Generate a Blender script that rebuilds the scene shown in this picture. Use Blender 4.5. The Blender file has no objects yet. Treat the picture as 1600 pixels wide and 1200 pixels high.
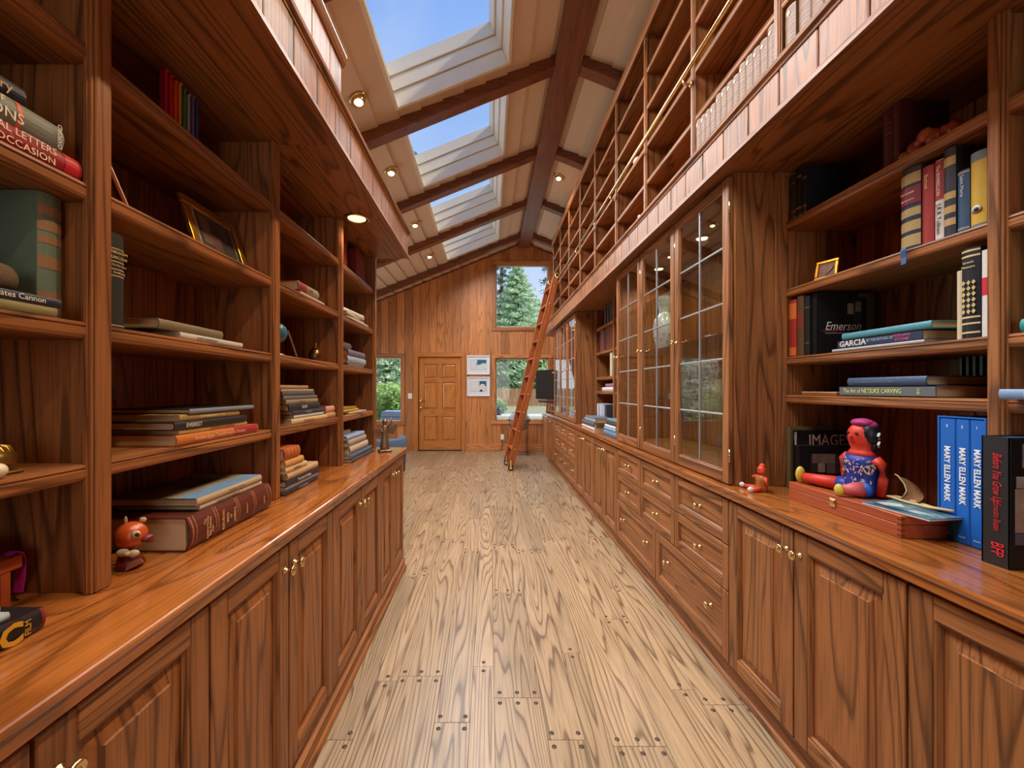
import bpy, math, random
from mathutils import Vector, Matrix, Euler
random.seed(11)
SC = bpy.context.scene
COL = SC.collection
PI = math.pi
R = math.radians

# ------------------------------------------------------------------ camera
cam_d = bpy.data.cameras.new('camera')
cam_d.sensor_width = 36.0
cam_d.lens = 14.0
cam_d.shift_x = 35.0 / 1600.0
cam_d.shift_y = 7.5 / 1600.0
cam_d.clip_start = 0.02
cam_d.clip_end = 300
cam = bpy.data.objects.new('camera', cam_d)
COL.objects.link(cam)
cam.location = (0, 0, 1.36)
cam.rotation_euler = (R(90), 0, 0)
SC.camera = cam

# ------------------------------------------------------------------ exposure
vs = SC.view_settings
vs.view_transform = 'Standard'
vs.look = 'None'
vs.exposure = 0.26
vs.gamma = 1.0
vs.use_curve_mapping = False
cy = SC.cycles
cy.max_bounces = 6
cy.diffuse_bounces = 3
cy.glossy_bounces = 3
cy.transmission_bounces = 4
cy.transparent_max_bounces = 14
cy.caustics_reflective = False
cy.caustics_refractive = False
cy.use_adaptive_sampling = True
cy.adaptive_threshold = 0.08
cy.use_denoising = True

# ------------------------------------------------------------------ sky
world = bpy.data.worlds.new('sky')
SC.world = world
world.use_nodes = True
wn, wl = world.node_tree.nodes, world.node_tree.links
wn.clear()
w_out = wn.new('ShaderNodeOutputWorld')
w_bg = wn.new('ShaderNodeBackground')
w_tc = wn.new('ShaderNodeTexCoord')
w_sep = wn.new('ShaderNodeSeparateXYZ')
w_ramp = wn.new('ShaderNodeValToRGB')
w_ramp.color_ramp.elements[0].position = 0.0
w_ramp.color_ramp.elements[0].color = (1.0, 1.04, 1.08, 1)
w_ramp.color_ramp.elements[1].position = 0.75
w_ramp.color_ramp.elements[1].color = (0.24, 0.45, 0.95, 1)
w_mid = w_ramp.color_ramp.elements.new(0.40)
w_mid.color = (0.40, 0.60, 0.99, 1)
w_noise = wn.new('ShaderNodeTexNoise')
w_noise.inputs['Scale'].default_value = 2.2
w_noise.inputs['Detail'].default_value = 5
w_noise.inputs['Distortion'].default_value = 0.6
w_cr = wn.new('ShaderNodeValToRGB')
w_cr.color_ramp.elements[0].position = 0.55
w_cr.color_ramp.elements[1].position = 1.1
w_cr.color_ramp.elements[1].color = (0.5, 0.5, 0.5, 1)
w_mix = wn.new('ShaderNodeMix')
w_mix.data_type = 'RGBA'
w_mix.inputs['B'].default_value = (0.85, 0.9, 0.97, 1)
wl.new(w_tc.outputs['Generated'], w_sep.inputs[0])
wl.new(w_sep.outputs['Z'], w_ramp.inputs[0])
wl.new(w_tc.outputs['Generated'], w_noise.inputs['Vector'])
wl.new(w_noise.outputs['Fac'], w_cr.inputs[0])
wl.new(w_cr.outputs[0], w_mix.inputs['Factor'])
wl.new(w_ramp.outputs[0], w_mix.inputs['A'])
wl.new(w_mix.outputs['Result'], w_bg.inputs['Color'])
w_bg.inputs['Strength'].default_value = 0.85
wl.new(w_bg.outputs[0], w_out.inputs[0])

# ------------------------------------------------------------------ sun, daylight at the openings, added rear fill
def light(name, typ, loc, rot, energy, color, **kw):
    d = bpy.data.lights.new(name, typ)
    d.energy = energy
    d.color = color
    for k, v in kw.items():
        setattr(d, k, v)
    o = bpy.data.objects.new(name, d)
    COL.objects.link(o)
    o.location = loc
    o.rotation_euler = rot
    return o

SLOPE = math.atan(0.405)
def ceil_z(x):
    return 4.298 + 0.405 * x if x <= 0.75 else 4.298 + 0.405 * (1.5 - x)

light('sun', 'SUN', (8, -6, 12), Euler((R(48), 0, R(76)), 'XYZ'), 4.0, (1.0, 0.93, 0.82), angle=R(1.5))
SKY_Y = [(-0.26, 0.79), (1.17, 2.22), (2.60, 3.65), (4.02, 5.08), (5.45, 6.51), (6.89, 7.95)]
for i, (a, b) in enumerate(SKY_Y):
    light('skylight_daylight', 'AREA', (-0.3425 + 0.02, (a + b) / 2, ceil_z(-0.3425) - 0.045), (0, -SLOPE, 0), 36,
          (0.93, 0.97, 1.0), shape='RECTANGLE', size=0.92, size_y=0.90, spread=R(150))
light('left_window_daylight', 'AREA', (-3.85, 5.9, 1.45), (0, R(-90), 0), 40, (1.0, 0.95, 0.86), shape='RECTANGLE', size=1.5, size_y=3.0)
light('rear_fill_light', 'AREA', (0.25, -2.75, 1.75), (R(90), 0, 0), 14, (1.0, 0.97, 0.92), shape='RECTANGLE', size=1.5, size_y=1.9)  # fill lamp added behind the camera, set in an invented rear opening

# ------------------------------------------------------------------ materials
def new_mat(name):
    m = bpy.data.materials.new(name)
    m.use_nodes = True
    nt = m.node_tree
    nt.nodes.clear()
    out = nt.nodes.new('ShaderNodeOutputMaterial')
    b = nt.nodes.new('ShaderNodeBsdfPrincipled')
    nt.links.new(b.outputs[0], out.inputs[0])
    return m, nt, b, out

_plain = {}
def lin(c):
    return tuple(((v / 255.0) / 12.92 if v <= 10 else (((v / 255.0) + 0.055) / 1.055) ** 2.4) for v in c)

def plain(name, rgb, rough=0.5, metal=0.0, var=0.12, scale=30.0, coat=0.0, emit=None, bump=0.0):
    """sRGB 0-255 colour with a faint procedural mottling"""
    key = (name, rgb, rough, metal)
    if key in _plain:
        return _plain[key]
    m, nt, b, out = new_mat(name)
    n, l = nt.nodes, nt.links
    c = lin(rgb)
    tc = n.new('ShaderNodeTexCoord')
    no = n.new('ShaderNodeTexNoise')
    no.inputs['Scale'].default_value = scale
    no.inputs['Detail'].default_value = 3
    l.new(tc.outputs['Object'], no.inputs['Vector'])
    mx = n.new('ShaderNodeMix')
    mx.data_type = 'RGBA'
    mx.inputs['A'].default_value = tuple(max(0, v * (1 - var)) for v in c) + (1,)
    mx.inputs['B'].default_value = tuple(min(1, v * (1 + var)) for v in c) + (1,)
    l.new(no.outputs['Fac'], mx.inputs['Factor'])
    l.new(mx.outputs['Result'], b.inputs['Base Color'])
    b.inputs['Roughness'].default_value = rough
    b.inputs['Metallic'].default_value = metal
    if coat:
        b.inputs['Coat Weight'].default_value = coat
        b.inputs['Coat Roughness'].default_value = 0.12
    if emit:
        b.inputs['Emission Color'].default_value = lin(emit[0]) + (1,)
        b.inputs['Emission Strength'].default_value = emit[1]
    if bump:
        bp = n.new('ShaderNodeBump')
        bp.inputs['Strength'].default_value = bump
        bp.inputs['Distance'].default_value = 0.004
        l.new(no.outputs['Fac'], bp.inputs['Height'])
        l.new(bp.outputs[0], b.inputs['Normal'])
    _plain[key] = m
    return m

def wood(name, light_c, mid_c, dark_c, rough=0.38, rings=7.0, across=5.0, along=0.55, pores=0.5, coat=0.0, tone=0.28, line=0.5, spec=0.5, fine=170):
    """oak: contour lines of a stretched noise field give the cathedral grain, a very stretched one the pores.
    Reads the vertex attributes gco (along, across, across) and tone (one random number per piece)."""
    m, nt, b, out = new_mat(name)
    n, l = nt.nodes, nt.links
    at = n.new('ShaderNodeAttribute'); at.attribute_name = 'gco'
    to = n.new('ShaderNodeAttribute'); to.attribute_name = 'tone'
    oi = n.new('ShaderNodeObjectInfo')
    ofs = n.new('ShaderNodeVectorMath'); ofs.operation = 'MULTIPLY_ADD'
    cmb = n.new('ShaderNodeCombineXYZ')
    for k in range(3):
        l.new(oi.outputs['Random'], cmb.inputs[k])
    ofs.inputs[1].default_value = (37.0, 11.0, 17.0)
    l.new(cmb.outputs[0], ofs.inputs[0])
    l.new(at.outputs['Vector'], ofs.inputs[2])
    mp = n.new('ShaderNodeMapping'); mp.vector_type = 'POINT'
    mp.inputs['Scale'].default_value = (along, across, across)
    l.new(ofs.outputs[0], mp.inputs[0])
    n1 = n.new('ShaderNodeTexNoise')
    n1.inputs['Scale'].default_value = 1.0
    n1.inputs['Detail'].default_value = 1.6
    n1.inputs['Roughness'].default_value = 0.42
    n1.inputs['Distortion'].default_value = 0.25
    l.new(mp.outputs[0], n1.inputs['Vector'])
    sp = n.new('ShaderNodeSeparateXYZ')
    l.new(mp.outputs[0], sp.inputs[0])
    lin1 = n.new('ShaderNodeMath'); lin1.operation = 'ADD'
    l.new(sp.outputs['Y'], lin1.inputs[0]); l.new(sp.outputs['Z'], lin1.inputs[1])
    ma = n.new('ShaderNodeMath'); ma.operation = 'MULTIPLY_ADD'
    l.new(lin1.outputs[0], ma.inputs[0]); ma.inputs[1].default_value = 0.14; l.new(n1.outputs['Fac'], ma.inputs[2])
    mr = n.new('ShaderNodeMath'); mr.operation = 'MULTIPLY'; mr.inputs[1].default_value = rings * 2.2
    l.new(ma.outputs[0], mr.inputs[0])
    fr = n.new('ShaderNodeMath'); fr.operation = 'FRACT'
    l.new(mr.outputs[0], fr.inputs[0])
    ramp = n.new('ShaderNodeValToRGB')
    cr = ramp.color_ramp
    cr.elements[0].position = 0.0; cr.elements[0].color = (0.15, 0.15, 0.15, 1)
    cr.elements[1].position = 1.0; cr.elements[1].color = (0.1, 0.1, 0.1, 1)
    for p, v in ((0.06, 0.8), (0.20, 1.0), (0.60, 0.92), (0.80, 0.6), (0.93, 0.0)):
        e = cr.elements.new(p); e.color = (v, v, v, 1)
    l.new(fr.outputs[0], ramp.inputs[0])
    # pores
    mp2 = n.new('ShaderNodeMapping')
    mp2.inputs['Scale'].default_value = (5.0, fine, fine)
    l.new(ofs.outputs[0], mp2.inputs[0])
    n2 = n.new('ShaderNodeTexNoise')
    n2.inputs['Scale'].default_value = 1.0
    n2.inputs['Detail'].default_value = 2.0
    l.new(mp2.outputs[0], n2.inputs['Vector'])
    pr = n.new('ShaderNodeValToRGB')
    pr.color_ramp.elements[0].position = 0.32; pr.color_ramp.elements[0].color = (1 - pores,) * 3 + (1,)
    pr.color_ramp.elements[1].position = 0.55; pr.color_ramp.elements[1].color = (1, 1, 1, 1)
    l.new(n2.outputs['Fac'], pr.inputs[0])
    # broad colour drift
    mp3 = n.new('ShaderNodeMapping'); mp3.inputs['Scale'].default_value = (0.8, 3.0, 3.0)
    l.new(ofs.outputs[0], mp3.inputs[0])
    n3 = n.new('ShaderNodeTexNoise'); n3.inputs['Scale'].default_value = 1.3; n3.inputs['Detail'].default_value = 2
    l.new(mp3.outputs[0], n3.inputs['Vector'])
    m1 = n.new('ShaderNodeMix'); m1.data_type = 'RGBA'
    m1.inputs['A'].default_value = lin(mid_c) + (1,); m1.inputs['B'].default_value = lin(light_c) + (1,)
    l.new(n3.outputs['Fac'], m1.inputs['Factor'])
    m2 = n.new('ShaderNodeMix'); m2.data_type = 'RGBA'
    m2.inputs['A'].default_value = lin(dark_c) + (1,)
    l.new(m1.outputs['Result'], m2.inputs['B'])
    rl = n.new('ShaderNodeMapRange')
    rl.inputs['To Min'].default_value = 1 - line; rl.inputs['To Max'].default_value = 1.0
    l.new(ramp.outputs[0], rl.inputs['Value'])
    l.new(rl.outputs[0], m2.inputs['Factor'])
    m3 = n.new('ShaderNodeMix'); m3.data_type = 'RGBA'; m3.blend_type = 'MULTIPLY'; m3.inputs['Factor'].default_value = 1.0
    l.new(m2.outputs['Result'], m3.inputs['A']); l.new(pr.outputs[0], m3.inputs['B'])
    tn = n.new('ShaderNodeMapRange')
    tn.inputs['To Min'].default_value = 1 - tone; tn.inputs['To Max'].default_value = 1 + tone
    l.new(to.outputs['Fac'], tn.inputs['Value'])
    hs = n.new('ShaderNodeHueSaturation')
    l.new(tn.outputs[0], hs.inputs['Value'])
    l.new(m3.outputs['Result'], hs.inputs['Color'])
    l.new(hs.outputs[0], b.inputs['Base Color'])
    b.inputs['Roughness'].default_value = rough
    b.inputs['Specular IOR Level'].default_value = spec
    if coat:
        b.inputs['Coat Weight'].default_value = coat
        b.inputs['Coat Roughness'].default_value = 0.08
    bp = n.new('ShaderNodeBump')
    bp.inputs['Strength'].default_value = 0.18
    bp.inputs['Distance'].default_value = 0.002
    l.new(m3.outputs['Result'], bp.inputs['Height'])
    l.new(bp.outputs[0], b.inputs['Normal'])
    return m

def glass(name, tint=(1, 1, 1), refl=1.0):
    m = bpy.data.materials.new(name); m.use_nodes = True
    nt = m.node_tree; nt.nodes.clear()
    out = nt.nodes.new('ShaderNodeOutputMaterial')
    t = nt.nodes.new('ShaderNodeBsdfTransparent'); t.inputs[0].default_value = tint + (1,)
    g = nt.nodes.new('ShaderNodeBsdfGlossy'); g.inputs['Roughness'].default_value = 0.0
    lw = nt.nodes.new('ShaderNodeLayerWeight'); lw.inputs['Blend'].default_value = 0.5
    pw = nt.nodes.new('ShaderNodeMath'); pw.operation = 'POWER'; pw.inputs[1].default_value = 5.0
    nt.links.new(lw.outputs['Facing'], pw.inputs[0])
    f = nt.nodes.new('ShaderNodeMath'); f.operation = 'MULTIPLY_ADD'; f.inputs[1].default_value = 0.96; f.inputs[2].default_value = 0.04
    nt.links.new(pw.outputs[0], f.inputs[0])
    mu = nt.nodes.new('ShaderNodeMath'); mu.operation = 'MULTIPLY'; mu.inputs[1].default_value = refl; mu.use_clamp = True
    mx = nt.nodes.new('ShaderNodeMixShader')
    nt.links.new(f.outputs[0], mu.inputs[0]); nt.links.new(mu.outputs[0], mx.inputs[0])
    nt.links.new(t.outputs[0], mx.inputs[1]); nt.links.new(g.outputs[0], mx.inputs[2])
    nt.links.new(mx.outputs[0], out.inputs[0])
    return m

OAK = wood('stained_oak', (172, 112, 64), (148, 88, 46), (68, 37, 18), rough=0.4, spec=0.4, rings=7.0, across=6.0, along=0.42, pores=0.34, tone=0.14, line=0.72)
COUNTER = wood('polished_oak_top', (184, 110, 50), (160, 88, 36), (88, 42, 16), rough=0.2, rings=9.0, across=3.6, along=0.75, pores=0.35, coat=0.5, tone=0.06, line=0.6)
WALLW = wood('oak_wall_board', (206, 138, 80), (182, 112, 60), (118, 64, 30), rough=0.45, rings=5.0, across=6.0, along=0.4, pores=0.3, tone=0.3, line=0.6)
DOORW = wood('varnished_door_oak', (206, 134, 68), (186, 112, 52), (128, 68, 28), rough=0.32, rings=4.0, across=6.0, along=0.7, pores=0.25, tone=0.06, line=0.4, coat=0.2)
BEAMW = wood('dark_beam_oak', (136, 80, 52), (116, 64, 40), (70, 34, 20), rough=0.34, rings=5.0, across=5.0, along=0.4, pores=0.4, tone=0.1, line=0.5)
FLOORW = wood('floor_oak', (172, 145, 115), (154, 127, 96), (90, 67, 46), rough=0.33, rings=10.0, across=6.5, along=0.42, pores=0.3, tone=0.13, line=0.85, fine=150)
BOXW = wood('cedar_box_wood', (186, 92, 46), (164, 74, 34), (110, 44, 20), rough=0.4, rings=3.0, pores=0.2, tone=0.05, line=0.3)
LADW = wood('ladder_oak', (178, 96, 48), (158, 80, 36), (100, 46, 18), rough=0.35, rings=3.0, pores=0.3, tone=0.08, line=0.4)
FENCEW = wood('cedar_fence_board', (206, 160, 116), (178, 128, 88), (140, 92, 60), rough=0.8, rings=3.0, pores=0.2, tone=0.2, line=0.3)
CEILP = plain('painted_ceiling_board', (214, 192, 166), 0.55, var=0.03, scale=4)
WELLP = plain('painted_skylight_well', (224, 217, 202), 0.4, var=0.03, scale=4)
BRASS = plain('brass', (226, 198, 140), 0.22, 1.0, var=0.05)
BRONZE = plain('bronze', (120, 88, 58), 0.35, 1.0, var=0.2)
STEEL = plain('brushed_steel', (180, 182, 186), 0.3, 1.0, var=0.05)
CAME = plain('zinc_came', (178, 180, 184), 0.35, 0.7, var=0.05)
BLACK = plain('black_plastic', (18, 18, 20), 0.35, var=0.05)
WHITEP = plain('white_plastic', (232, 228, 218), 0.4, var=0.03)
GLASS = glass('clear_glass', refl=0.8)
CABGLASS = glass('cabinet_glass', refl=1.5)
SHELFGLASS = glass('shelf_glass', (0.82, 0.9, 0.86), 1.0)
PAGES = plain('book_pages', (196, 168, 130), 0.8, var=0.15, scale=400)

# ------------------------------------------------------------------ mesh builder
class MB:
    def __init__(s):
        s.v, s.f, s.mi, s.g, s.t, s.sm = [], [], [], [], [], []
    def add(s, verts, faces, ax='z', mat=0, smooth=False, tone=None, M=None):
        o = len(s.v)
        off = (random.uniform(0, 40), random.uniform(0, 9), random.uniform(0, 9))
        tn = random.random() if tone is None else tone
        for p in verts:
            x, y, z = p
            g = {'x': (x, y, z), 'y': (y, x, z), 'z': (z, x, y)}[ax]
            s.g.append((g[0] + off[0], g[1] + off[1], g[2] + off[2]))
            s.t.append(tn)
            s.v.append(tuple(M @ Vector(p)) if M is not None else (x, y, z))
        for f in faces:
            s.f.append(tuple(i + o for i in f)); s.mi.append(mat); s.sm.append(smooth)
        return s
    def box(s, x0, x1, y0, y1, z0, z1, c=0.0, ax='z', mat=0, tone=None, M=None):
        if x0 > x1: x0, x1 = x1, x0
        if y0 > y1: y0, y1 = y1, y0
        if z0 > z1: z0, z1 = z1, z0
        if c <= 0:
            v = [(x, y, z) for x in (x0, x1) for y in (y0, y1) for z in (z0, z1)]
            f = [(0, 1, 3, 2), (4, 6, 7, 5), (0, 4, 5, 1), (2, 3, 7, 6), (0, 2, 6, 4), (1, 5, 7, 3)]
            return s.add(v, f, ax, mat, False, tone, M)
        c = min(c, (x1 - x0) * .45, (y1 - y0) * .45, (z1 - z0) * .45)
        X, Y, Z = (x0, x1), (y0, y1), (z0, z1)
        v, idx = [], {}
        for i in (0, 1):
            for j in (0, 1):
                for k in (0, 1):
                    sx, sy, sz = (c if i == 0 else -c), (c if j == 0 else -c), (c if k == 0 else -c)
                    idx[i, j, k, 0] = len(v); v.append((X[i], Y[j] + sy, Z[k] + sz))
                    idx[i, j, k, 1] = len(v); v.append((X[i] + sx, Y[j], Z[k] + sz))
                    idx[i, j, k, 2] = len(v); v.append((X[i] + sx, Y[j] + sy, Z[k]))
        f = []
        def q(a, b, cc, d, flip):
            t = (idx[a], idx[b], idx[cc], idx[d]); f.append(t[::-1] if flip else t)
        for i in (0, 1):
            q((i, 0, 0, 0), (i, 1, 0, 0), (i, 1, 1, 0), (i, 0, 1, 0), i == 0)
            q((0, i, 0, 1), (0, i, 1, 1), (1, i, 1, 1), (1, i, 0, 1), i == 0)
            q((0, 0, i, 2), (1, 0, i, 2), (1, 1, i, 2), (0, 1, i, 2), i == 0)
        for i in (0, 1):
            for j in (0, 1):
                q((i, j, 0, 0), (i, j, 0, 1), (i, j, 1, 1), (i, j, 1, 0), (i + j) % 2 == 1)
                q((i, 0, j, 0), (i, 0, j, 2), (i, 1, j, 2), (i, 1, j, 0), (i + j) % 2 == 0)
                q((0, i, j, 1), (0, i, j, 2), (1, i, j, 2), (1, i, j, 1), (i + j) % 2 == 1)
        for i in (0, 1):
            for j in (0, 1):
                for k in (0, 1):
                    t = (idx[i, j, k, 0], idx[i, j, k, 1], idx[i, j, k, 2])
                    f.append(t if (i + j + k) % 2 == 1 else t[::-1])
        return s.add(v, f, ax, mat, False, tone, M)
    def prism(s, poly, axis, d0, d1, ax='z', mat=0, tone=None, M=None, smooth=False):
        """poly: list of 2D points in the plane normal to axis ('x': (y,z), 'y': (x,z), 'z': (x,y))"""
        n = len(poly)
        def P(p, d):
            return {'x': (d, p[0], p[1]), 'y': (p[0], d, p[1]), 'z': (p[0], p[1], d)}[axis]
        v = [P(p, d0) for p in poly] + [P(p, d1) for p in poly]
        f = [(i, (i + 1) % n, n + (i + 1) % n, n + i) for i in range(n)]
        f += [tuple(range(n))[::-1], tuple(range(n, 2 * n))]
        return s.add(v, f, ax, mat, smooth, tone, M)
    def lathe(s, prof, n=16, ctr=(0, 0, 0), axis='z', mat=0, smooth=True, M=None, tone=None, ax='z'):
        v, f = [], []
        for (r, h) in prof:
            for i in range(n):
                a = 2 * PI * i / n
                c, d = r * math.cos(a), r * math.sin(a)
                p = {'z': (c, d, h), 'y': (c, h, d), 'x': (h, c, d)}[axis]
                v.append((p[0] + ctr[0], p[1] + ctr[1], p[2] + ctr[2]))
        m = len(prof)
        for j in range(m - 1):
            for i in range(n):
                f.append((j * n + i, j * n + (i + 1) % n, (j + 1) * n + (i + 1) % n, (j + 1) * n + i))
        if prof[0][0] > 1e-5: f.append(tuple(range(n))[::-1])
        if prof[-1][0] > 1e-5: f.append(tuple(range((m - 1) * n, m * n)))
        return s.add(v, f, ax, mat, smooth, tone, M)
    def tube(s, pts, r, n=8, mat=0, smooth=True, tone=None, M=None, ax='z', r_end=None):
        P = [Vector(p) for p in pts]
        v, f = [], []
        m = len(P)
        for j, p in enumerate(P):
            d = (P[min(j + 1, m - 1)] - P[max(j - 1, 0)]).normalized()
            u = d.cross(Vector((0, 0, 1)))
            if u.length < 1e-3: u = d.cross(Vector((1, 0, 0)))
            u.normalize(); w = d.cross(u)
            rr = r if r_end is None else r + (r_end - r) * j / max(1, m - 1)
            for i in range(n):
                a = 2 * PI * i / n
                v.append(tuple(p + u * (rr * math.cos(a)) + w * (rr * math.sin(a))))
        for j in range(m - 1):
            for i in range(n):
                f.append((j * n + i, j * n + (i + 1) % n, (j + 1) * n + (i + 1) % n, (j + 1) * n + i))
        f.append(tuple(range(n))[::-1]); f.append(tuple(range((m - 1) * n, m * n)))
        return s.add(v, f, ax, mat, smooth, tone, M)
    def ball(s, c, rx, ry=None, rz=None, n=14, m=9, mat=0, M=None, tone=None):
        ry = rx if ry is None else ry; rz = rx if rz is None else rz
        v, f = [], []
        for j in range(m + 1):
            ph = -PI / 2 + PI * j / m
            for i in range(n):
                a = 2 * PI * i / n
                v.append((c[0] + rx * math.cos(ph) * math.cos(a), c[1] + ry * math.cos(ph) * math.sin(a), c[2] + rz * math.sin(ph)))
        for j in range(m):
            for i in range(n):
                f.append((j * n + i, j * n + (i + 1) % n, (j + 1) * n + (i + 1) % n, (j + 1) * n + i))
        return s.add(v, f, 'z', mat, True, tone, M)
    def mesh(s, name, mats):
        me = bpy.data.meshes.new(name)
        me.from_pydata(s.v, [], s.f)
        for m in (mats if isinstance(mats, (list, tuple)) else [mats]):
            me.materials.append(m)
        me.polygons.foreach_set('material_index', s.mi)
        me.polygons.foreach_set('use_smooth', s.sm)
        a = me.attributes.new('gco', 'FLOAT_VECTOR', 'POINT')
        a.data.foreach_set('vector', [c for g in s.g for c in g])
        a = me.attributes.new('tone', 'FLOAT', 'POINT')
        a.data.foreach_set('value', s.t)
        me.update()
        return me

ORG = {}
def tag(o, label=None, cat=None, group=None, kind=None):
    if label: o['label'] = label
    if cat: o['category'] = cat
    if group: o['group'] = group
    if kind: o['kind'] = kind
    return o
def empty(name, loc=(0, 0, 0), rot=(0, 0, 0)):
    o = bpy.data.objects.new(name, None)
    o.empty_display_size = 0.05
    COL.objects.link(o)
    o.location = loc; o.rotation_euler = rot
    ORG[o.name] = tuple(loc)
    return o
def thing(name, label, cat, loc=(0, 0, 0), rz=0.0, group=None, rot=None):
    return tag(empty(name, loc, rot if rot else (0, 0, rz)), label, cat, group)
def obj(name, me, parent=None, loc=(0, 0, 0), rot=(0, 0, 0)):
    o = bpy.data.objects.new(name, me)
    COL.objects.link(o)
    o.location = loc; o.rotation_euler = rot
    if parent: o.parent = parent
    return o
def build(mb, name, mats, parent=None, world=False, loc=(0, 0, 0), rot=(0, 0, 0)):
    """one mesh object; with world=True the vertices are world coordinates and the (unrotated) parent's origin is taken off"""
    if world and parent is not None:
        ox, oy, oz = ORG.get(parent.name, (0, 0, 0))
        mb.v = [(x - ox, y - oy, z - oz) for x, y, z in mb.v]
    o = obj(name, mb.mesh(name, mats), parent, loc, rot)
    if parent is not None: ORG[o.name] = ORG.get(parent.name, (0, 0, 0))
    return o
def solo(mb, name, mats, label, cat, base, group=None, kind=None):
    """a thing that is one mesh: world vertices, origin moved to base"""
    mb.v = [(x - base[0], y - base[1], z - base[2]) for x, y, z in mb.v]
    return tag(obj(name, mb.mesh(name, mats), None, base), label, cat, group, kind)
def copy_tree(o, parent=None):
    c = o.copy(); COL.objects.link(c); c.parent = parent
    for ch in o.children: copy_tree(ch, c)
    return c

_txt = {}
def text_mesh(s, size, mat, align='CENTER', squeeze=1.0, bold=0.0, shear=0.0):
    key = (s, size, mat.name, align, squeeze, bold, shear)
    if key in _txt: return _txt[key]
    cu = bpy.data.curves.new('lettering', 'FONT')
    cu.body = s; cu.size = size; cu.align_x = align; cu.align_y = 'CENTER'; cu.resolution_u = 2
    cu.offset = bold; cu.shear = shear; cu.extrude = 0.0002
    ob = bpy.data.objects.new('lettering', cu)
    COL.objects.link(ob)
    dg = bpy.context.evaluated_depsgraph_get()
    me = bpy.data.meshes.new_from_object(ob.evaluated_get(dg))
    bpy.data.objects.remove(ob); bpy.data.curves.remove(cu)
    if squeeze != 1.0:
        for v in me.vertices: v.co.x *= squeeze
    me.materials.clear(); me.materials.append(mat)
    _txt[key] = me
    return me
def ink(rgb, metal=0.0):
    return plain('lettering_ink', rgb, 0.4, metal, var=0.02)
def letter(parent, s, size, loc, right, up, rgb, name='lettering', align='CENTER', squeeze=1.0, bold=0.0, shear=0.0, metal=0.0):
    """flat lettering: right / up are unit vectors in the parent's frame"""
    me = text_mesh(s, size, ink(rgb, metal), align, squeeze, bold, shear)
    r, u = Vector(right), Vector(up)
    n = r.cross(u)
    M = Matrix((r, u, n)).transposed()
    o = obj(name, me, parent, loc, M.to_euler())
    return o

# ================================================================== THE ROOM
YE = 8.74            # inner face of the end wall
XL, XR, YB = -3.6, 1.72, -2.6

def st(o, label=None):
    o['kind'] = 'structure'
    if label: o['label'] = label
    return o

# ---- floor: random-width pegged planks
floor_mb = MB().box(XL - .1, XR + .1, YB - .1, YE + .1, -0.06, -0.006, ax='y', tone=0.4)
floor = st(build(floor_mb, 'floor', FLOORW), 'pale oak plank floor with dark round pegs')
pegs = MB()
def peg_row(cx, w, n, y):
    if y < 1.25 or y > 7.0: return
    for k in range(n):
        px = cx if n == 1 else cx - w * 0.5 + w * (0.14 + 0.72 * k / (n - 1)) if n == 2 else cx - w * 0.5 + w * (0.12 + 0.38 * k)
        pegs.lathe([(0.0095, -0.004), (0.0095, 0.0006), (0.0, 0.0008)], 9, (px, y, 0), tone=0.2)
first = {0: 1.753, 1: 1.543, 2: 2.05, 3: 1.515, 4: 2.35, 5: 1.80, -1: 1.95, -2: 1.623, -3: 1.885}
WID = [(.205, 3), (.145, 2), (.10, 1)]
x = 0.02
cols = []
k = 0
while x < 1.2:
    w, n = WID[k % 3]; cols.append((x, w, n, k)); x += w; k += 1
x = 0.02; k = -1
while x > -2.9:
    w, n = WID[k % 3]; x -= w; cols.append((x, w, n, k)); k -= 1
for (x, w, n, k) in cols:
    y = 0.9 if x > -0.75 else 2.9
    nxt = first.get(k, y + random.uniform(.5, 1.6))
    while nxt <= y + 0.05: nxt += 0.9
    while y < YE:
        e = min(nxt, YE)
        if YE - e < 0.35: e = YE
        b = MB().box(x + .0007, x + w - .0007, y + .0006, e - .0006, -0.02, 0.0, c=0.0012, ax='y')
        build(b, 'plank', FLOORW, floor)
        if e < YE:
            peg_row(x + w / 2, w, n, e - 0.03); peg_row(x + w / 2, w, n, e + 0.03)
        y = e
        nxt = e + random.choice((.85, 1.1, 1.35, 1.7, 2.0)) + random.uniform(-.1, .1)
pg = build(pegs, 'pegs', plain('dark_walnut_peg', (74, 56, 42), 0.5), floor)
pg['kind'] = 'stuff'; pg['label'] = 'dark round wooden pegs'

# ---- end wall of vertical oak boards with door and three windows
OPEN = [(-3.10, -1.935, 0.634, 2.055), (-1.565, -0.62, 0.0, 2.058), (0.128, 1.298, 0.66, 2.037), (0.128, 1.298, 2.705, 4.09)]
def column_cells(mb, a, b, y0, y1, opens, inset=0.0):
    cuts = {a, b}
    for o in opens:
        for e in (o[0], o[1]):
            if a < e < b: cuts.add(e)
    if a < 0.75 < b: cuts.add(0.75)
    cuts = sorted(cuts)
    tn = random.random()
    for c0, c1 in zip(cuts[:-1], cuts[1:]):
        m = (c0 + c1) / 2
        zs = [0.0]
        for o in sorted(opens, key=lambda q: q[2]):
            if o[0] < m < o[1]: zs += [o[2], o[3]]
        zs.append(None)
        l = c0 + (inset if c0 == a else 0); r = c1 - (inset if c1 == b else 0)
        for z0, z1 in zip(zs[0::2], zs[1::2]):
            if z1 is not None and z1 - z0 < 0.01: continue
            t0, t1 = (ceil_z(l), ceil_z(r)) if z1 is None else (z1, z1)
            mb.prism([(l, z0), (r, z0), (r, t1), (l, t0)], 'y', y0, y1, ax='z', tone=tn)
back = MB()
xs = XL - .1
while xs < XR + .1:
    column_cells(back, xs, min(xs + 0.9, XR + .1), YE + .018, YE + .09, OPEN); xs += 0.9
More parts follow.
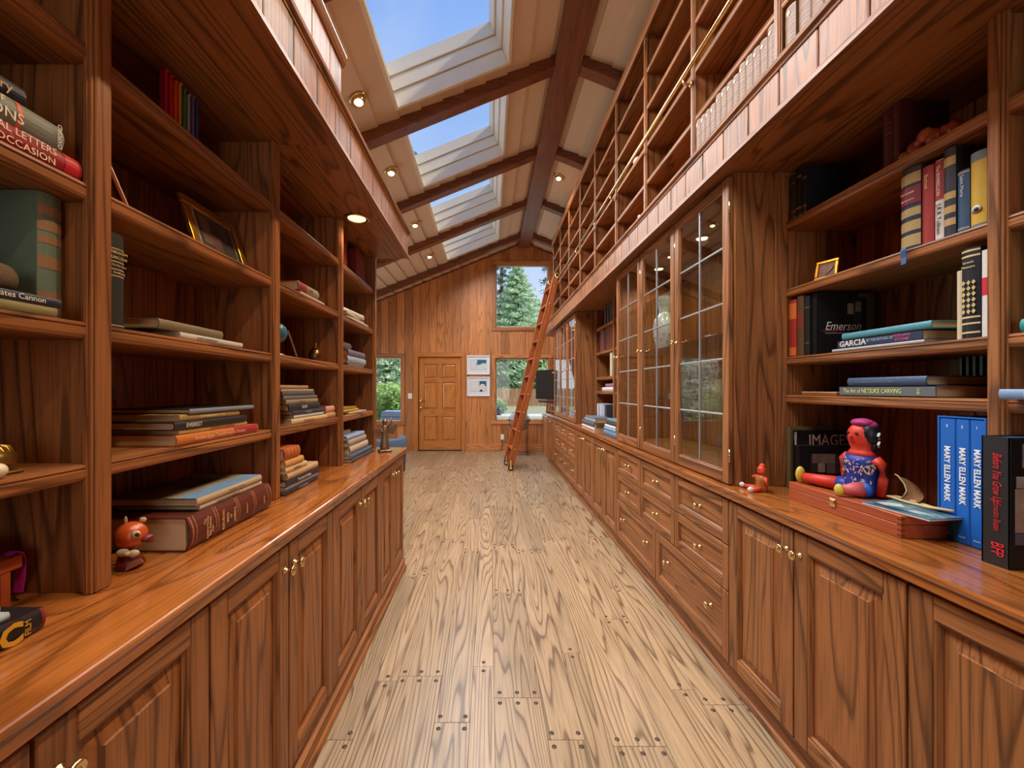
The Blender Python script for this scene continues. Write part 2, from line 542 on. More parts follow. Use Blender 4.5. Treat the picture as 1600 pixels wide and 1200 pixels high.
wall_end = st(build(back, 'wall_end', WALLW), 'end wall of vertical oak boards under the gable')
xb = -3.62
while xb < 1.74:
    w = 0.176
    b = MB(); column_cells(b, xb, xb + w, YE, YE + .0175, OPEN, 0.0036)
    build(b, 'board', WALLW, wall_end)
    xb += w

def outer_wall(name, axis, pos, a0, a1, z1fun, opens, label):
    """a plain plastered shell wall with rectangular openings"""
    mb = MB()
    cuts = sorted({a0, a1} | {e for o in opens for e in o[:2]})
    for c0, c1 in zip(cuts[:-1], cuts[1:]):
        m = (c0 + c1) / 2
        zs = [0.0]
        for o in opens:
            if o[0] < m < o[1]: zs += [o[2], o[3]]
        zs.append(None)
        for z0, z1 in zip(zs[0::2], zs[1::2]):
            t = (z1fun(c0), z1fun(c1)) if z1 is None else (z1, z1)
            mb.prism([(c0, z0), (c1, z0), (c1, t[1]), (c0, t[0])], axis, pos, pos + 0.12, ax='z', tone=.5)
    return st(build(mb, name, WALLW), label)
outer_wall('wall_left', 'x', XL - .12, YB, YE + .1, lambda q: ceil_z(XL) + .02, [(4.3, 7.5, 0.7, 2.25)], 'side wall of oak boards with a wide window')
outer_wall('wall_right', 'x', XR, YB, YE + .1, lambda q: ceil_z(XR) + .05, [], 'plain side wall behind the bookcases')
def rear_top(q): return ceil_z(q) + .02
rmb = MB()
for c0, c1 in ((XL, -0.55), (-0.55, 0.75), (0.75, 1.05), (1.05, XR)):
    if c0 >= -0.55 and c1 <= 1.05:  # opening invented for the rear fill lamp
        rmb.prism([(c0, 0), (c1, 0), (c1, .75), (c0, .75)], 'y', YB - .12, YB, tone=.5)
        rmb.prism([(c0, 2.75), (c1, 2.75), (c1, rear_top(c1)), (c0, rear_top(c0))], 'y', YB - .12, YB, tone=.5)
    else:
        rmb.prism([(c0, 0), (c1, 0), (c1, rear_top(c1)), (c0, rear_top(c0))], 'y', YB - .12, YB, tone=.5)
st(build(rmb, 'wall_rear', WALLW), 'rear wall of oak boards')

# ---- windows of the end wall
def end_window(n, x0, x1, z0, z1, label, rail=0.0):
    root = st(empty('window_%d' % n, (0.5 * (x0 + x1), YE, z0)), label)
    cw = 0.075
    for (a, b, c, d, ax) in ((x0 - cw, x1 + cw, z1, z1 + cw, 'x'), (x0 - cw, x0, z0, z1, 'z'), (x1, x1 + cw, z0, z1, 'z'), (x0 - cw - .02, x1 + cw + .02, z0 - cw, z0, 'x')):
        build(MB().box(a, b, YE - .022, YE - .0005, c, d, c=.004, ax=ax), 'casing', WALLW, root, True)
    f = MB()
    for (a, b, c, d) in ((x0, x1, z1 - .014, z1), (x0, x1, z0, z0 + .014), (x0, x0 + .014, z0, z1), (x1 - .014, x1, z0, z1)):
        f.box(a, b, YE - .005, YE + .09, c, d, ax='z')
    build(f, 'jamb', WALLW, root, True)
    f = MB()
    s = .02
    for (a, b, c, d) in ((x0 + .014, x1 - .014, z1 - .014 - s, z1 - .014), (x0 + .014, x1 - .014, z0 + .014, z0 + .014 + s), (x0 + .014, x0 + .014 + s, z0, z1), (x1 - .014 - s, x1 - .014, z0, z1)):
        f.box(a, b, YE + .05, YE + .08, c, d)
    build(f, 'sash', plain('sash_paint', (206, 204, 190), .5), root, True)
    build(MB().box(x0 + .02, x1 - .02, YE + .062, YE + .066, z0 + .02, z1 - .02), 'pane', GLASS, root, True)
end_window(1, *OPEN[0], 'low picture window with trees outside')
end_window(2, *OPEN[2], 'square window low beside the globe')
end_window(3, *OPEN[3], 'upper square window under the gable with spruce view')

# ---- six-panel oak door
DX0, DX1, DZ1 = -1.552, -0.632, 2.045
door = st(empty('door_1', (DX0, YE, 0)), 'six-panel varnished oak door')
for (a, b, c, d, ax) in ((DX0 - .10, DX0 - .013, 0, DZ1 + .013, 'z'), (DX1 + .013, DX1 + .10, 0, DZ1 + .013, 'z'), (DX0 - .10, DX1 + .10, DZ1 + .013, DZ1 + .10, 'x')):
    build(MB().box(a, b, YE - .03, YE + .03, c, d, c=.006, ax=ax), 'casing', DOORW, door, True)
leaf = MB()
px = [DX0, DX0 + .115, DX0 + .405, DX0 + .515, DX0 + .805, DX1]
pz = [0.02, 0.22, 0.75, 0.92, 1.50, 1.60, 1.90, DZ1]
y0, y1 = YE + .004, YE + .045
leaf.box(px[0], px[1], y0, y1, pz[0], pz[-1], c=.003, ax='z'); leaf.box(px[4], px[5], y0, y1, pz[0], pz[-1], c=.003, ax='z')
for i in (0, 2, 4, 6):
    leaf.box(px[1], px[4], y0, y1, pz[i], pz[i + 1], c=.003, ax='x')
for i in (1, 3, 5):
    leaf.box(px[2], px[3], y0, y1, pz[i], pz[i + 1], c=.003, ax='z')
leaf_o = build(leaf, 'leaf', DOORW, door, True)
for (a, b) in ((px[1], px[2]), (px[3], px[4])):
    for i in (1, 3, 5):
        m = MB()
        c, d = pz[i], pz[i + 1]
        yr, yf, bw = y0 + .022, y0 + .006, .035
        v = [(a, yr, c), (b, yr, c), (b, yr, d), (a, yr, d), (a + bw, yf, c + bw), (b - bw, yf, c + bw), (b - bw, yf, d - bw), (a + bw, yf, d - bw)]
        m.add(v, [(0, 1, 5, 4), (1, 2, 6, 5), (2, 3, 7, 6), (3, 0, 4, 7), (4, 5, 6, 7)])
        build(m, 'panel', DOORW, leaf_o, True)
for z in (0.95, 1.10):
    kb = MB().lathe([(.0, .0), (.03, .001), (.03, -.006), (.012, -.01), (.012, -.035), (.028, -.045), (.03, -.06), (.02, -.07), (0, -.072)], 14, (DX0 + .055, y0, z), 'y')
    build(kb, 'knob', BRASS, leaf_o, True)
build(MB().box(DX0 - .02, DX1 + .02, YE - .03, YE + .06, 0.0, 0.018, c=.003), 'threshold', plain('dark_metal', (60, 58, 56), .4, .8), door, True)

build(MB().box(DX0 - .014, DX1 + .014, YE + .048, YE + .088, .0, DZ1 + .014), 'door_light_block', DOORW, door, True)  # hidden slab added behind the leaf to block daylight at its edges
# baseboards of the end wall and the trim under the rafters
for i, (a, b) in enumerate(((-3.6, DX0 - .10), (DX1 + .10, 1.15))):
    st(build(MB().box(a, b, YE - .018, YE - .0005, 0, .15, c=.004, ax='x'), 'baseboard_%d' % (i + 1), WALLW), 'oak baseboard along the end wall')
for i, (a, b) in enumerate(((-3.6, 0.6), (0.9, 1.7))):
    st(build(MB().prism([(a, ceil_z(a) - .045), (b, ceil_z(b) - .045), (b, ceil_z(b) - .005), (a, ceil_z(a) - .005)], 'y', YE - .025, YE - .0005, ax='x'), 'trim_%d' % (i + 1), BEAMW), 'sloping trim where wall meets ceiling')

# ---- ceiling boards, beams, skylights
ceiling = st(empty('ceiling', (0, 0, 0)), 'sloped ceiling of beige painted lap boards')
SX0, SX1 = -0.855, 0.17
def ceil_board(a, b, y0, y1):
    if b <= 0.75:
        poly = [(a, ceil_z(a)), (b, ceil_z(b) - .018), (b, ceil_z(b) + .03), (a, ceil_z(a) + .03)]
    else:
        poly = [(a, ceil_z(a) - .018), (b, ceil_z(b)), (b, ceil_z(b) + .03), (a, ceil_z(a) + .03)]
    build(MB().prism(poly, 'y', y0, y1, ax='y'), 'ceiling_board', CEILP, ceiling)
xb = SX1
while xb > XL:
    xb -= 0.205
    a, b = xb, xb + .205
    if a >= SX0 - .01:
        ys = [YB] + [q for s in SKY_Y for q in s] + [YE + .02]
        for y0, y1 in zip(ys[0::2], ys[1::2]): ceil_board(a, b, y0, y1)
    else:
        ceil_board(a, b, YB, YE + .02)
for a in (SX1, SX1 + .205): ceil_board(a, a + .205, YB, YE + .02)
ceil_board(SX1 + .41, 0.745, YB, YE + .02)
xb = 0.755
while xb < XR:
    ceil_board(xb, xb + .205, YB, YE + .02); xb += .205
# roof deck above the boards, open at the skylights
deck = MB()
def deck_piece(a, b, y0, y1):
    deck.prism([(a, ceil_z(a) + .035), (b, ceil_z(b) + .035), (b, ceil_z(b) + .10), (a, ceil_z(a) + .10)], 'y', y0, y1)
deck_piece(XL - .3, SX0 - .02, YB - .2, YE + .4); deck_piece(SX1 + .02, 0.75, YB - .2, YE + .4); deck_piece(0.75, XR + .3, YB - .2, YE + .4)
ys = [YB - .2] + [q for s in SKY_Y for q in (s[0] - .02, s[1] + .02)] + [YE + .4]
for y0, y1 in zip(ys[0::2], ys[1::2]): deck_piece(SX0 - .02, SX1 + .02, y0, y1)
st(build(deck, 'roof', plain('roof_deck', (70, 66, 62), .8)), 'roof deck above the ceiling boards')

st(build(MB().box(0.618, 0.88, YB, YE, 4.45, 4.70, c=.008, ax='y'), 'ridge_beam', BEAMW), 'long dark oak ridge beam')
for y in (-1.9, -.46, .98, 2.42, 3.85, 5.28, 6.72, 8.16):
    for (a, b) in ((XL, .62), (.878, XR)):
        mb = MB().prism([(a, ceil_z(a) - .12), (b, ceil_z(b) - .12), (b, ceil_z(b) + .01), (a, ceil_z(a) + .01)], 'y', y - .062, y + .062, ax='x')
        st(build(mb, 'ceiling_beam', BEAMW), 'dark oak rafter crossing the sloped ceiling')

wm = None
for i, (a, b) in enumerate(SKY_Y):
    cx, cy = (SX0 + SX1) / 2, (a + b) / 2
    root = st(empty('window_%d' % (i + 4), (cx, cy, ceil_z(cx)), (0, -SLOPE, 0)), 'skylight with a stepped pale wooden well')
    hx, hy = (SX1 - SX0) / 2 / math.cos(SLOPE), (b - a) / 2
    if wm is None:
        def ring(ox, oy, t, n0, n1):
            m = MB()
            m.box(-ox - t, -ox, -oy - t, oy + t, n0, n1, c=.003); m.box(ox, ox + t, -oy - t, oy + t, n0, n1, c=.003)
            m.box(-ox, ox, -oy - t, -oy, n0, n1, c=.003); m.box(-ox, ox, oy, oy + t, n0, n1, c=.003)
            return m.mesh('frame', WELLP)
        wm = [ring(hx - .012, hy - .012, .03, -.03, .115)] + [ring(hx - .012 - .016 * k, hy - .012 - .016 * k, .06, .118 + .125 * (k - 1), .240 + .125 * (k - 1)) for k in (1, 2)]
        wm.append(MB().box(-hx, hx, -hy, hy, .375, .381).mesh('pane', GLASS))
    for k in range(3): obj('well_frame', wm[k], root)
    obj('pane', wm[3], root)

# ---- brass eyeball lights in the slope
WARM = plain('lamp_glow', (255, 236, 190), .4, emit=((255, 232, 180), 6.0))
trim_m = MB().lathe([(.058, -.002), (.082, -.004), (.084, -.012), (.075, -.018), (.06, -.008), (.058, -.002)], 22).mesh('trim_ring', BRASS)
eye_m = MB().lathe([(.056, .02), (.055, -.012), (.047, -.034), (.040, -.042), (.036, -.036)], 20).mesh('eyeball', BRASS)
lamp_m = MB().lathe([(.036, -.036), (.030, -.042), (0, -.045)], 18).mesh('lamp', WARM)
def eyeball_light(x, y, label, e=42, aim=None):
    up = SLOPE if x <= .75 else -SLOPE
    root = thing('recessed_light', label, 'light', (x, y, ceil_z(x) - .012), rot=(0, -up, 0), group='brass eyeball lights in the ceiling')
    obj('trim_ring', trim_m, root)
    ey = obj('eyeball', eye_m, root, rot=(R(-14), up * 0.6, 0))
    obj('lamp', lamp_m, ey)
    light('ceiling_spot', 'SPOT', (x, y, ceil_z(x) - .07), (Vector(aim) - Vector((x, y, ceil_z(x) - .07))).to_track_quat('-Z', 'Y').to_euler() if aim else (0, 0, 0), e, (1.0, 0.78, 0.52), spot_size=R(120 if not aim else 105), spot_blend=.8, shadow_soft_size=.05)
for (y, t) in ((3.40, 'brass eyeball ceiling light beside the nearest skylight'), (4.52, 'brass eyeball ceiling light beside the second skylight'), (5.97, 'brass eyeball ceiling light beside the third skylight'), (7.39, 'brass eyeball ceiling light beside the farthest skylight')):
    eyeball_light(-1.12, y, t)
eyeball_light(1.02, 5.86, 'brass eyeball ceiling light by the bookcase side of the ridge beam')

for (y, t) in ((2.95, 'third'), (1.55, 'second'), (.15, 'first')):  # out-of-view eyeball lamps added to brighten the left bookcase
    eyeball_light(1.02, y, 'added unseen eyeball fill light above the near aisle, %s on the bookcase side' % t, 150, (-.9, y + .1, 1.35))
for (y, t) in ((1.95, 'second'), (.5, 'first')):
    eyeball_light(-1.12, y, 'brass eyeball ceiling light above the left canopy, %s from behind' % t, 22, (1.2, y, .7))

# switch, outlet and doorbell cable on the end wall
s = MB().box(-1.79, -1.70, YE - .008, YE - .0003, 1.14, 1.26, c=.002); s.box(-1.765, -1.752, YE - .014, YE - .008, 1.18, 1.22); s.box(-1.738, -1.725, YE - .014, YE - .008, 1.18, 1.22)
solo(s, 'light_switch', WHITEP, 'white double light switch left of the oak door', 'switch', (-1.745, YE, 1.14))
s = MB().box(.245, .315, YE - .008, YE - .0003, .24, .36, c=.002); s.box(.262, .298, YE - .011, YE - .008, .31, .34); s.box(.262, .298, YE - .011, YE - .008, .26, .29)
solo(s, 'wall_outlet', WHITEP, 'white wall outlet below the square low window', 'outlet', (.28, YE, .24))
s = MB().tube([(.28, YE - .012, .27), (.285, YE - .03, .15), (.25, YE - .04, .02), (.15, YE - .05, .006), (.1, YE - .03, .006)], .006, 6)
solo(s, 'power_cord', BLACK, 'black power cord running down from the wall outlet', 'cord', (.2, YE - .03, 0))

# ================================================================== CASEWORK
CT = 0.913          # counter height
# ---- shared pieces: knob, doors, drawer fronts (local frame: width +x, front faces -y, height +z)
knob_m = MB().lathe([(0, .0), (.011, -.0005), (.011, -.003), (.006, -.006), (.005, -.02), (.009, -.024), (.0155, -.027), (.0165, -.031), (.0125, -.034), (.010, -.0325), (.005, -.0355), (0, -.036)], 14, axis='y').mesh('knob', BRASS)
_front = {}
def front_meshes(w, h, raised, sw=.058):
    key = (round(w, 3), round(h, 3), raised)
    if key in _front: return _front[key]
    t = .020
    f = MB()
    f.box(0, sw, 0, t, 0, h, c=.0025, ax='z'); f.box(w - sw, w, 0, t, 0, h, c=.0025, ax='z')
    f.box(sw, w - sw, 0, t, 0, sw, c=.0025, ax='x'); f.box(sw, w - sw, 0, t, h - sw, h, c=.0025, ax='x')
    # stepped inner moulding
    a, b, c, d = sw, w - sw, sw, h - sw
    for (i0, i1, ya, yb) in ((0, .005, .003, .004), (.005, .011, .006, .013)):
        A = (a + i0, b - i0, c + i0, d - i0); B = (a + i1, b - i1, c + i1, d - i1)
        o = [(A[0], ya, A[2]), (A[1], ya, A[2]), (A[1], ya, A[3]), (A[0], ya, A[3])]
        n = [(B[0], yb, B[2]), (B[1], yb, B[2]), (B[1], yb, B[3]), (B[0], yb, B[3])]
        for k in range(4):
            k2 = (k + 1) % 4
            f.add([o[k], o[k2], n[k2], n[k]], [(0, 1, 2, 3)], ax='x' if k % 2 == 0 else 'z', tone=.4)
            e = [(p[0], .02, p[2]) for p in (n[k], n[k2])]
            f.add([n[k], n[k2], e[1], e[0]], [(0, 1, 2, 3)], ax='x' if k % 2 == 0 else 'z', tone=.4)
    fm = f.mesh('front', OAK)
    p = MB()
    A = (a + .009, b - .009, c + .009, d - .009)
    if raised:
        s = .038
        B = (A[0] + s, A[1] - s, A[2] + s, A[3] - s)
        o = [(A[0], .0165, A[2]), (A[1], .0165, A[2]), (A[1], .0165, A[3]), (A[0], .0165, A[3])]
        n = [(B[0], .0085, B[2]), (B[1], .0085, B[2]), (B[1], .0085, B[3]), (B[0], .0085, B[3])]
        q = [(B[0] + .002, .004, B[2] + .002), (B[1] - .002, .004, B[2] + .002), (B[1] - .002, .004, B[3] - .002), (B[0] + .002, .004, B[3] - .002)]
        p.add(o + n + q, [(0, 1, 5, 4), (1, 2, 6, 5), (2, 3, 7, 6), (3, 0, 4, 7), (4, 5, 9, 8), (5, 6, 10, 9), (6, 7, 11, 10), (7, 4, 8, 11), (8, 9, 10, 11)], ax='z')
    else:
        p.add([(A[0], .0125, A[2]), (A[1], .0125, A[2]), (A[1], .0125, A[3]), (A[0], .0125, A[3])], [(0, 1, 2, 3)], ax='x')
    pm = p.mesh('panel', OAK)
    _front[key] = (fm, pm)
    return _front[key]

def add_front(root, name, x, z, w, h, raised, knobs, sw=.058):
    fm, pm = front_meshes(w, h, raised, sw)
    d = obj(name, fm, root, (x, 0, z))
    obj('panel', pm, d)
    for (kx, kz) in knobs:
        obj('knob', knob_m, d, (kx, 0.0 if raised else (.0 if kx < sw else .012), kz))
    return d

def base_cabinet(label, side, xf, ya, yb, z0, cols, depth=.56, name='base_cabinet', group=None):
    """a cabinet from ya to yb (world Y) with its fronts on the plane x = xf. cols: list of fronts in local x"""
    rz = R(90) if side < 0 else R(-90)
    root = thing(name, label, 'cabinet', (xf, ya if side < 0 else yb, 0), rz, group)
    W = yb - ya
    g = .004
    c = MB()
    c.box(0.0005, W - .0005, .022, depth, z0 + .02, .8662, ax='x')
    build(c, 'carcass', OAK, root)
    return root, W

def two_door(label, side, xf, ya, yb, z0, depth=.56, group=None, n=2):
    root, W = base_cabinet(label, side, xf, ya, yb, z0, None, depth, group=group)
    dw = W / n - .007
    h = .855 - z0
    for i in range(n):
        kx = (dw - .027) if i % 2 == 0 else .027
        add_front(root, 'door', .0035 + i * W / n, z0, dw, h, True, [(kx, h - .075)])
    return root

def drawers(label, side, xf, ya, yb, z0, depth=.56, group=None):
    root, W = base_cabinet(label, side, xf, ya, yb, z0, None, depth, 'drawer_cabinet', group)
    for r, (a, b) in enumerate(((.650, .855), (.440, .645))):
        for i in range(3):
            w = W / 3 - .006
            add_front(root, 'drawer', .003 + i * W / 3, a, w, b - a, False, [(w / 2, (b - a) / 2)], .045)
    for i in range(2):
        w = W / 2 - .006
        add_front(root, 'drawer', .003 + i * W / 2, z0, w, .435 - z0, False, [(w * .2, (.435 - z0) * .56), (w * .8, (.435 - z0) * .56)], .05)
    return root

def plinth(label, side, xf, xt, ya, yb, z0):
    """recessed skirting with a rounded shoe at the floor"""
    s = -1 if side < 0 else 1
    prof = [(xf + s * .3, 0.0), (xt, 0.0), (xt, .012), (xt + s * .004, .022), (xt + s * .012, .028), (xt + s * .014, z0 * .62), (xt + s * .010, z0 * .72), (xf + s * .012, z0 - .012), (xf + s * .004, z0 - .004), (xf + s * .3, z0 - .004)]
    mb = MB().prism(prof, 'y', ya, yb, ax='y', tone=.3)
    return solo(mb, 'plinth', OAK, label, 'plinth', (xt, ya, 0))

def worktop(label, side, xf, xb, ya, yb):
    s = -1 if side < 0 else 1
    t0 = CT - .046
    mid = xf + s * .20
    def P(l): return [(xf + s * a, z) for a, z in l]
    nose = P([(.20, t0), (.010, t0), (.006, t0 + .004), (.006, t0 + .026), (.002, t0 + .030), (.0, t0 + .034), (.0, CT - .006), (.002, CT - .002), (.006, CT), (.20, CT)])
    root = thing('worktop', label, 'worktop', (xf, ya, t0))
    build(MB().prism(nose, 'y', ya, yb, ax='y', tone=.55), 'front_board', COUNTER, root, True)
    build(MB().box(mid, xb, ya, yb, t0, CT - .0004, ax='y', tone=.35), 'rear_board', COUNTER, root, True)
    return root

# left run
LF = -0.655
LC = [(-1.92, -1.21), (-1.21, -0.50), (-.50, .21), (.21, .935), (.935, 1.668), (1.668, 2.40), (2.40, 3.03)]
for i, (a, b) in enumerate(LC[2:]):
    two_door(['oak two-door base cabinet at the near end of the left counter, mostly out of frame', 'oak two-door base cabinet under the left counter below the red and black book',
              'oak two-door base cabinet under the left counter below the big leather book', 'oak two-door base cabinet under the left counter, second from its far end',
              'oak two-door base cabinet at the far end of the left counter'][i], -1, LF, a, b, .10, .54, 'base cabinets under the left counter')
plinth('dark skirting with rounded shoe along the left base cabinets', -1, LF, -.632, -.5, 3.03, .10)
worktop('polished oak counter running under the left bookcase', -1, -.635, -1.2, -.5, 3.045)
# right run
RF = 1.08
two_door('oak two-door base cabinet at the near end of the right counter, at the frame edge', 1, RF, .28, 1.032, .118, .58, 'base cabinets under the right counter')
two_door('oak two-door base cabinet under the wooden box and blue books', 1, RF, 1.032, 1.801, .118, .58, 'base cabinets under the right counter')
drawers('oak drawer cabinet with eight drawers under the nearer glass cabinet', 1, RF, 1.801, 3.386, .118, .58, 'drawer cabinets under the right counter')
two_door('oak two-door base cabinet just beyond the nearer drawer cabinet', 1, RF, 3.386, 4.19, .118, .58, 'base cabinets under the right counter')
two_door('oak two-door base cabinet below the stack of large books', 1, RF, 4.19, 5.006, .118, .58, 'base cabinets under the right counter')
drawers('oak drawer cabinet with eight drawers under the farther glass cabinet', 1, RF, 5.006, 6.64, .118, .58, 'drawer cabinets under the right counter')
two_door('oak two-door base cabinet at the far end of the right counter below the television', 1, RF, 6.64, 7.48, .118, .58, 'base cabinets under the right counter')
plinth('dark skirting with rounded shoe along the right base cabinets', 1, RF, 1.10, .28, 7.48, .118)
worktop('polished oak counter running under the right bookcases and glass cabinets', 1, 1.06, 1.70, .28, 7.50)

# low boarded cabinet in the far corner
root = thing('low_cabinet', 'low boarded oak cabinet in the far corner beside the globe', 'cabinet', (1.15, 7.52, 0))
build(MB().box(1.168, 1.70, 7.52, YE - .02, .0, .78, ax='y'), 'carcass', WALLW, root, True)
for i in range(7):
    build(MB().box(1.15, 1.167, 7.522 + i * .171, 7.522 + (i + 1) * .171 - .004, .0, .78, c=.003), 'board', WALLW, root, True)
build(MB().box(1.14, 1.70, 7.52, YE - .02, .781, .81, c=.004, ax='y'), 'top', COUNTER, root, True)

# ---- shelves and uprights
def shelf_piece(root, side, xf, xb, ya, yb, zt, t=.037, name='shelf'):
    s = -1 if side < 0 else 1
    prof = [(xf + s * .012, zt - t), (xf + s * .003, zt - t + .003), (xf, zt - t + .010), (xf, zt - .013), (xf + s * .003, zt - .0115), (xf + s * .003, zt - .009), (xf + s * .0005, zt - .007), (xf + s * .002, zt - .001), (xf + s * .006, zt), (xb, zt), (xb, zt - t)]
    return build(MB().prism(prof, 'y', ya, yb, ax='y'), name, OAK, root, True)
def upright(root, side, xf, xb, yc0, yc1, z0, z1, name='upright'):
    """panel running back from a moulded face stile"""
    s = -1 if side < 0 else 1
    m = MB()
    w = yc1 - yc0
    m.box(xf, xf + s * .02, yc0 + .010, yc1 - .010, z0, z1, c=.002)
    for (a, b, d) in ((yc0 + .004, yc0 + .010, .005), (yc1 - .010, yc1 - .004, .005), (yc0, yc0 + .004, .011), (yc1 - .004, yc1, .011)):
        m.box(xf + s * d, xf + s * .02, a, b, z0, z1, c=.0012)
    m.box(xf + s * .02, xb, yc0 + .012, yc1 - .012, z0, z1)
    return build(m, name, OAK, root, True)
def back_boards(root, x, ya, yb, z0, z1, t=.015, w=.148):
    n = max(1, round((yb - ya) / w)); w = (yb - ya) / n
    for i in range(n):
        build(MB().box(x, x + t, ya + i * w + .0012, ya + (i + 1) * w - .0012, z0, z1, c=.002), 'back_board', OAK, root, True)
SH = [1.197, 1.504, 1.805, 2.108]
ZS = 2.355          # underside of the canopies

root = thing('bookcase', 'stained oak open bookcase with four shelves along the left side', 'bookcase', (-1.03, -.5, CT + .0005))
LX, LB = -.86, -1.185
ups = [(-.72, -.665), (.065, .12), (.861, .916), (1.591, 1.646), (2.301, 2.356), (2.985, 3.04)]
for (a, b) in ups[1:]: upright(root, -1, LX, LB, a, b, CT + .0005, ZS)
for (a, b) in zip(ups[:-1], ups[1:]):
    ya, yb = a[1] - .011, b[0] + .011
    if yb < .1: continue
    for z in SH: shelf_piece(root, -1, LX + -.012, LB, ya, yb, z)
    back_boards(root, LB - .015, max(ya, -.5), yb, CT + .0005, ZS)
build(MB().box(LB - .032, LB - .016, -.5, 3.04, CT + .0005, ZS - .001), 'rear_panel', OAK, root, True)

root = thing('bookcase', 'stained oak open bookcase beside the nearer glass cabinet, holding dolls and blue books', 'bookcase', (1.5, .28, CT + .0005))
RX, RBK = 1.345, 1.675
upR = [(.28, .335), (1.042, 1.085)]
SHR = [1.332, 1.504, 1.814, 2.121]
for (a, b) in upR: upright(root, 1, RX, RBK, a, b, CT + .0005, ZS)
for (ya, yb) in ((.324, 1.053), (1.074, 1.8235)):
    for z in SHR: shelf_piece(root, 1, RX + .012, RBK, ya, yb, z)
    back_boards(root, RBK, ya, yb, CT + .0005, ZS)

root = thing('bookcase', 'stained oak open bookcase between the two glass cabinets', 'bookcase', (1.5, 3.46, CT + .0005))
for (a, b) in ((4.30, 4.355), (5.055, 5.113)): upright(root, 1, RX, RBK, a, b, CT + .0005, ZS)
for (ya, yb) in ((3.462, 4.311), (4.344, 5.066)):
    for z in SHR: shelf_piece(root, 1, RX + .012, RBK, ya, yb, z)
    back_boards(root, RBK, ya, yb, CT + .0005, ZS)

# ---- glazed cabinets
GX = 1.10
def glass_cabinet(label, ya, yb):
    root = thing('glass_cabinet', label, 'cabinet', (GX + .2, ya, CT + .0005))
    z0, z1 = CT + .006, 2.338
    for (y, q) in ((ya, 0), (yb - .022, 1)):
        side = MB().box(GX + .024, RBK + .01, y, y + .022, CT + .0005, ZS - .001, ax='z')
        if q == 0:
            side.box(GX + .024, GX + .075, y - .006, y, CT + .0005, ZS - .001, c=.002); side.box(RX - .035, RX + .02, y - .006, y, CT + .0005, ZS - .001, c=.002)
        build(side, 'side_panel', OAK, root, True)
    build(MB().box(GX + .026, RBK, ya + .022, yb - .022, CT + .0005, CT + .022, ax='y'), 'bottom_panel', OAK, root, True)
    build(MB().box(GX + .026, RBK, ya + .022, yb - .022, ZS - .024, ZS - .001, ax='y'), 'top_panel', OAK, root, True)
    back_boards(root, RBK - .012, ya + .024, yb - .024, CT + .023, ZS - .025)
    for z in (1.30, 1.64, 2.00):
        build(MB().box(GX + .07, RBK - .014, ya + .024, yb - .024, z - .007, z), 'glass_shelf', SHELFGLASS, root, True)
    for y in (ya + .72, ya + 1.37):
        pk = build(MB().lathe([(.0, -.004), (.032, -.004), (.034, -.010), (.044, -.014), (.046, -.004), (.046, 0)], 20, (1.36, y, ZS - .0245)), 'puck_light', BRASS, root, True)
        build(MB().lathe([(0, -.0125), (.031, -.0115), (.032, -.008)], 18, (1.36, y, ZS - .0245)), 'lens', plain('puck_glow', (255, 236, 190), .4, emit=((255, 228, 170), 5.0)), pk, True)
        light('cabinet_puck', 'SPOT', (1.36, y, ZS - .05), (0, 0, 0), 9, (1.0, .8, .55), spot_size=R(150), spot_blend=.7, shadow_soft_size=.03)
    W = (yb - ya) / 3
    h = z1 - z0
    for i in range(3):
        a = ya + i * W + .004; b = ya + (i + 1) * W - .004
        sw = .05
        d = MB()
        d.box(GX, GX + .022, a, a + sw, z0, z1, c=.003); d.box(GX, GX + .022, b - sw, b, z0, z1, c=.003)
        d.box(GX, GX + .022, a + sw, b - sw, z0, z0 + .055, c=.003, ax='y'); d.box(GX, GX + .022, a + sw, b - sw, z1 - .045, z1, c=.003, ax='y')
        for (p, q2, r, s2) in ((a + sw, a + sw + .007, z0 + .055, z1 - .045), (b - sw - .007, b - sw, z0 + .055, z1 - .045)):
            d.box(GX + .005, GX + .018, p, q2, r, s2, c=.002)
        d.box(GX + .005, GX + .018, a + sw, b - sw, z0 + .055, z0 + .062, c=.002, ax='y'); d.box(GX + .005, GX + .018, a + sw, b - sw, z1 - .052, z1 - .045, c=.002, ax='y')
        do = build(d, 'door', OAK, root, True)
        pa, pb, pz0, pz1 = a + sw + .002, b - sw - .002, z0 + .057, z1 - .047
        mid = (pa + pb) / 2
        rows = [pz0 + (pz1 - pz0) * k / 5 for k in range(6)]
        came = MB().box(GX + .006, GX + .016, mid - .005, mid + .005, pz0, pz1, c=.002)
        for z in rows[1:-1]: came.box(GX + .0065, GX + .0155, pa, pb, z - .005, z + .005, c=.002, ax='y')
        build(came, 'leaded_bars', CAME, do, True)
        for k in range(5):
            for (p, q2) in ((pa, mid - .003), (mid + .003, pb)):
                build(MB().box(GX + .0095, GX + .0125, p, q2, rows[k] + .003, rows[k + 1] - .003), 'pane', CABGLASS, do, True)
        kb = obj('knob', knob_m, do, (GX - (GX + .2), (b - .025) - ya, 1.63 - CT), (0, 0, R(-90)))
        for z in (1.05, 2.2):
            build(MB().lathe([(.004, -.03), (.004, .03)], 8, (GX + .004, a - .002, z)), 'hinge', BRASS, do, True)
    return root
glass_cabinet('leaded glass-door oak cabinet, the nearer of two, holding a floral vase', 1.83, 3.46)
glass_cabinet('leaded glass-door oak cabinet, the farther of two, near the ladder', 5.12, 6.80)

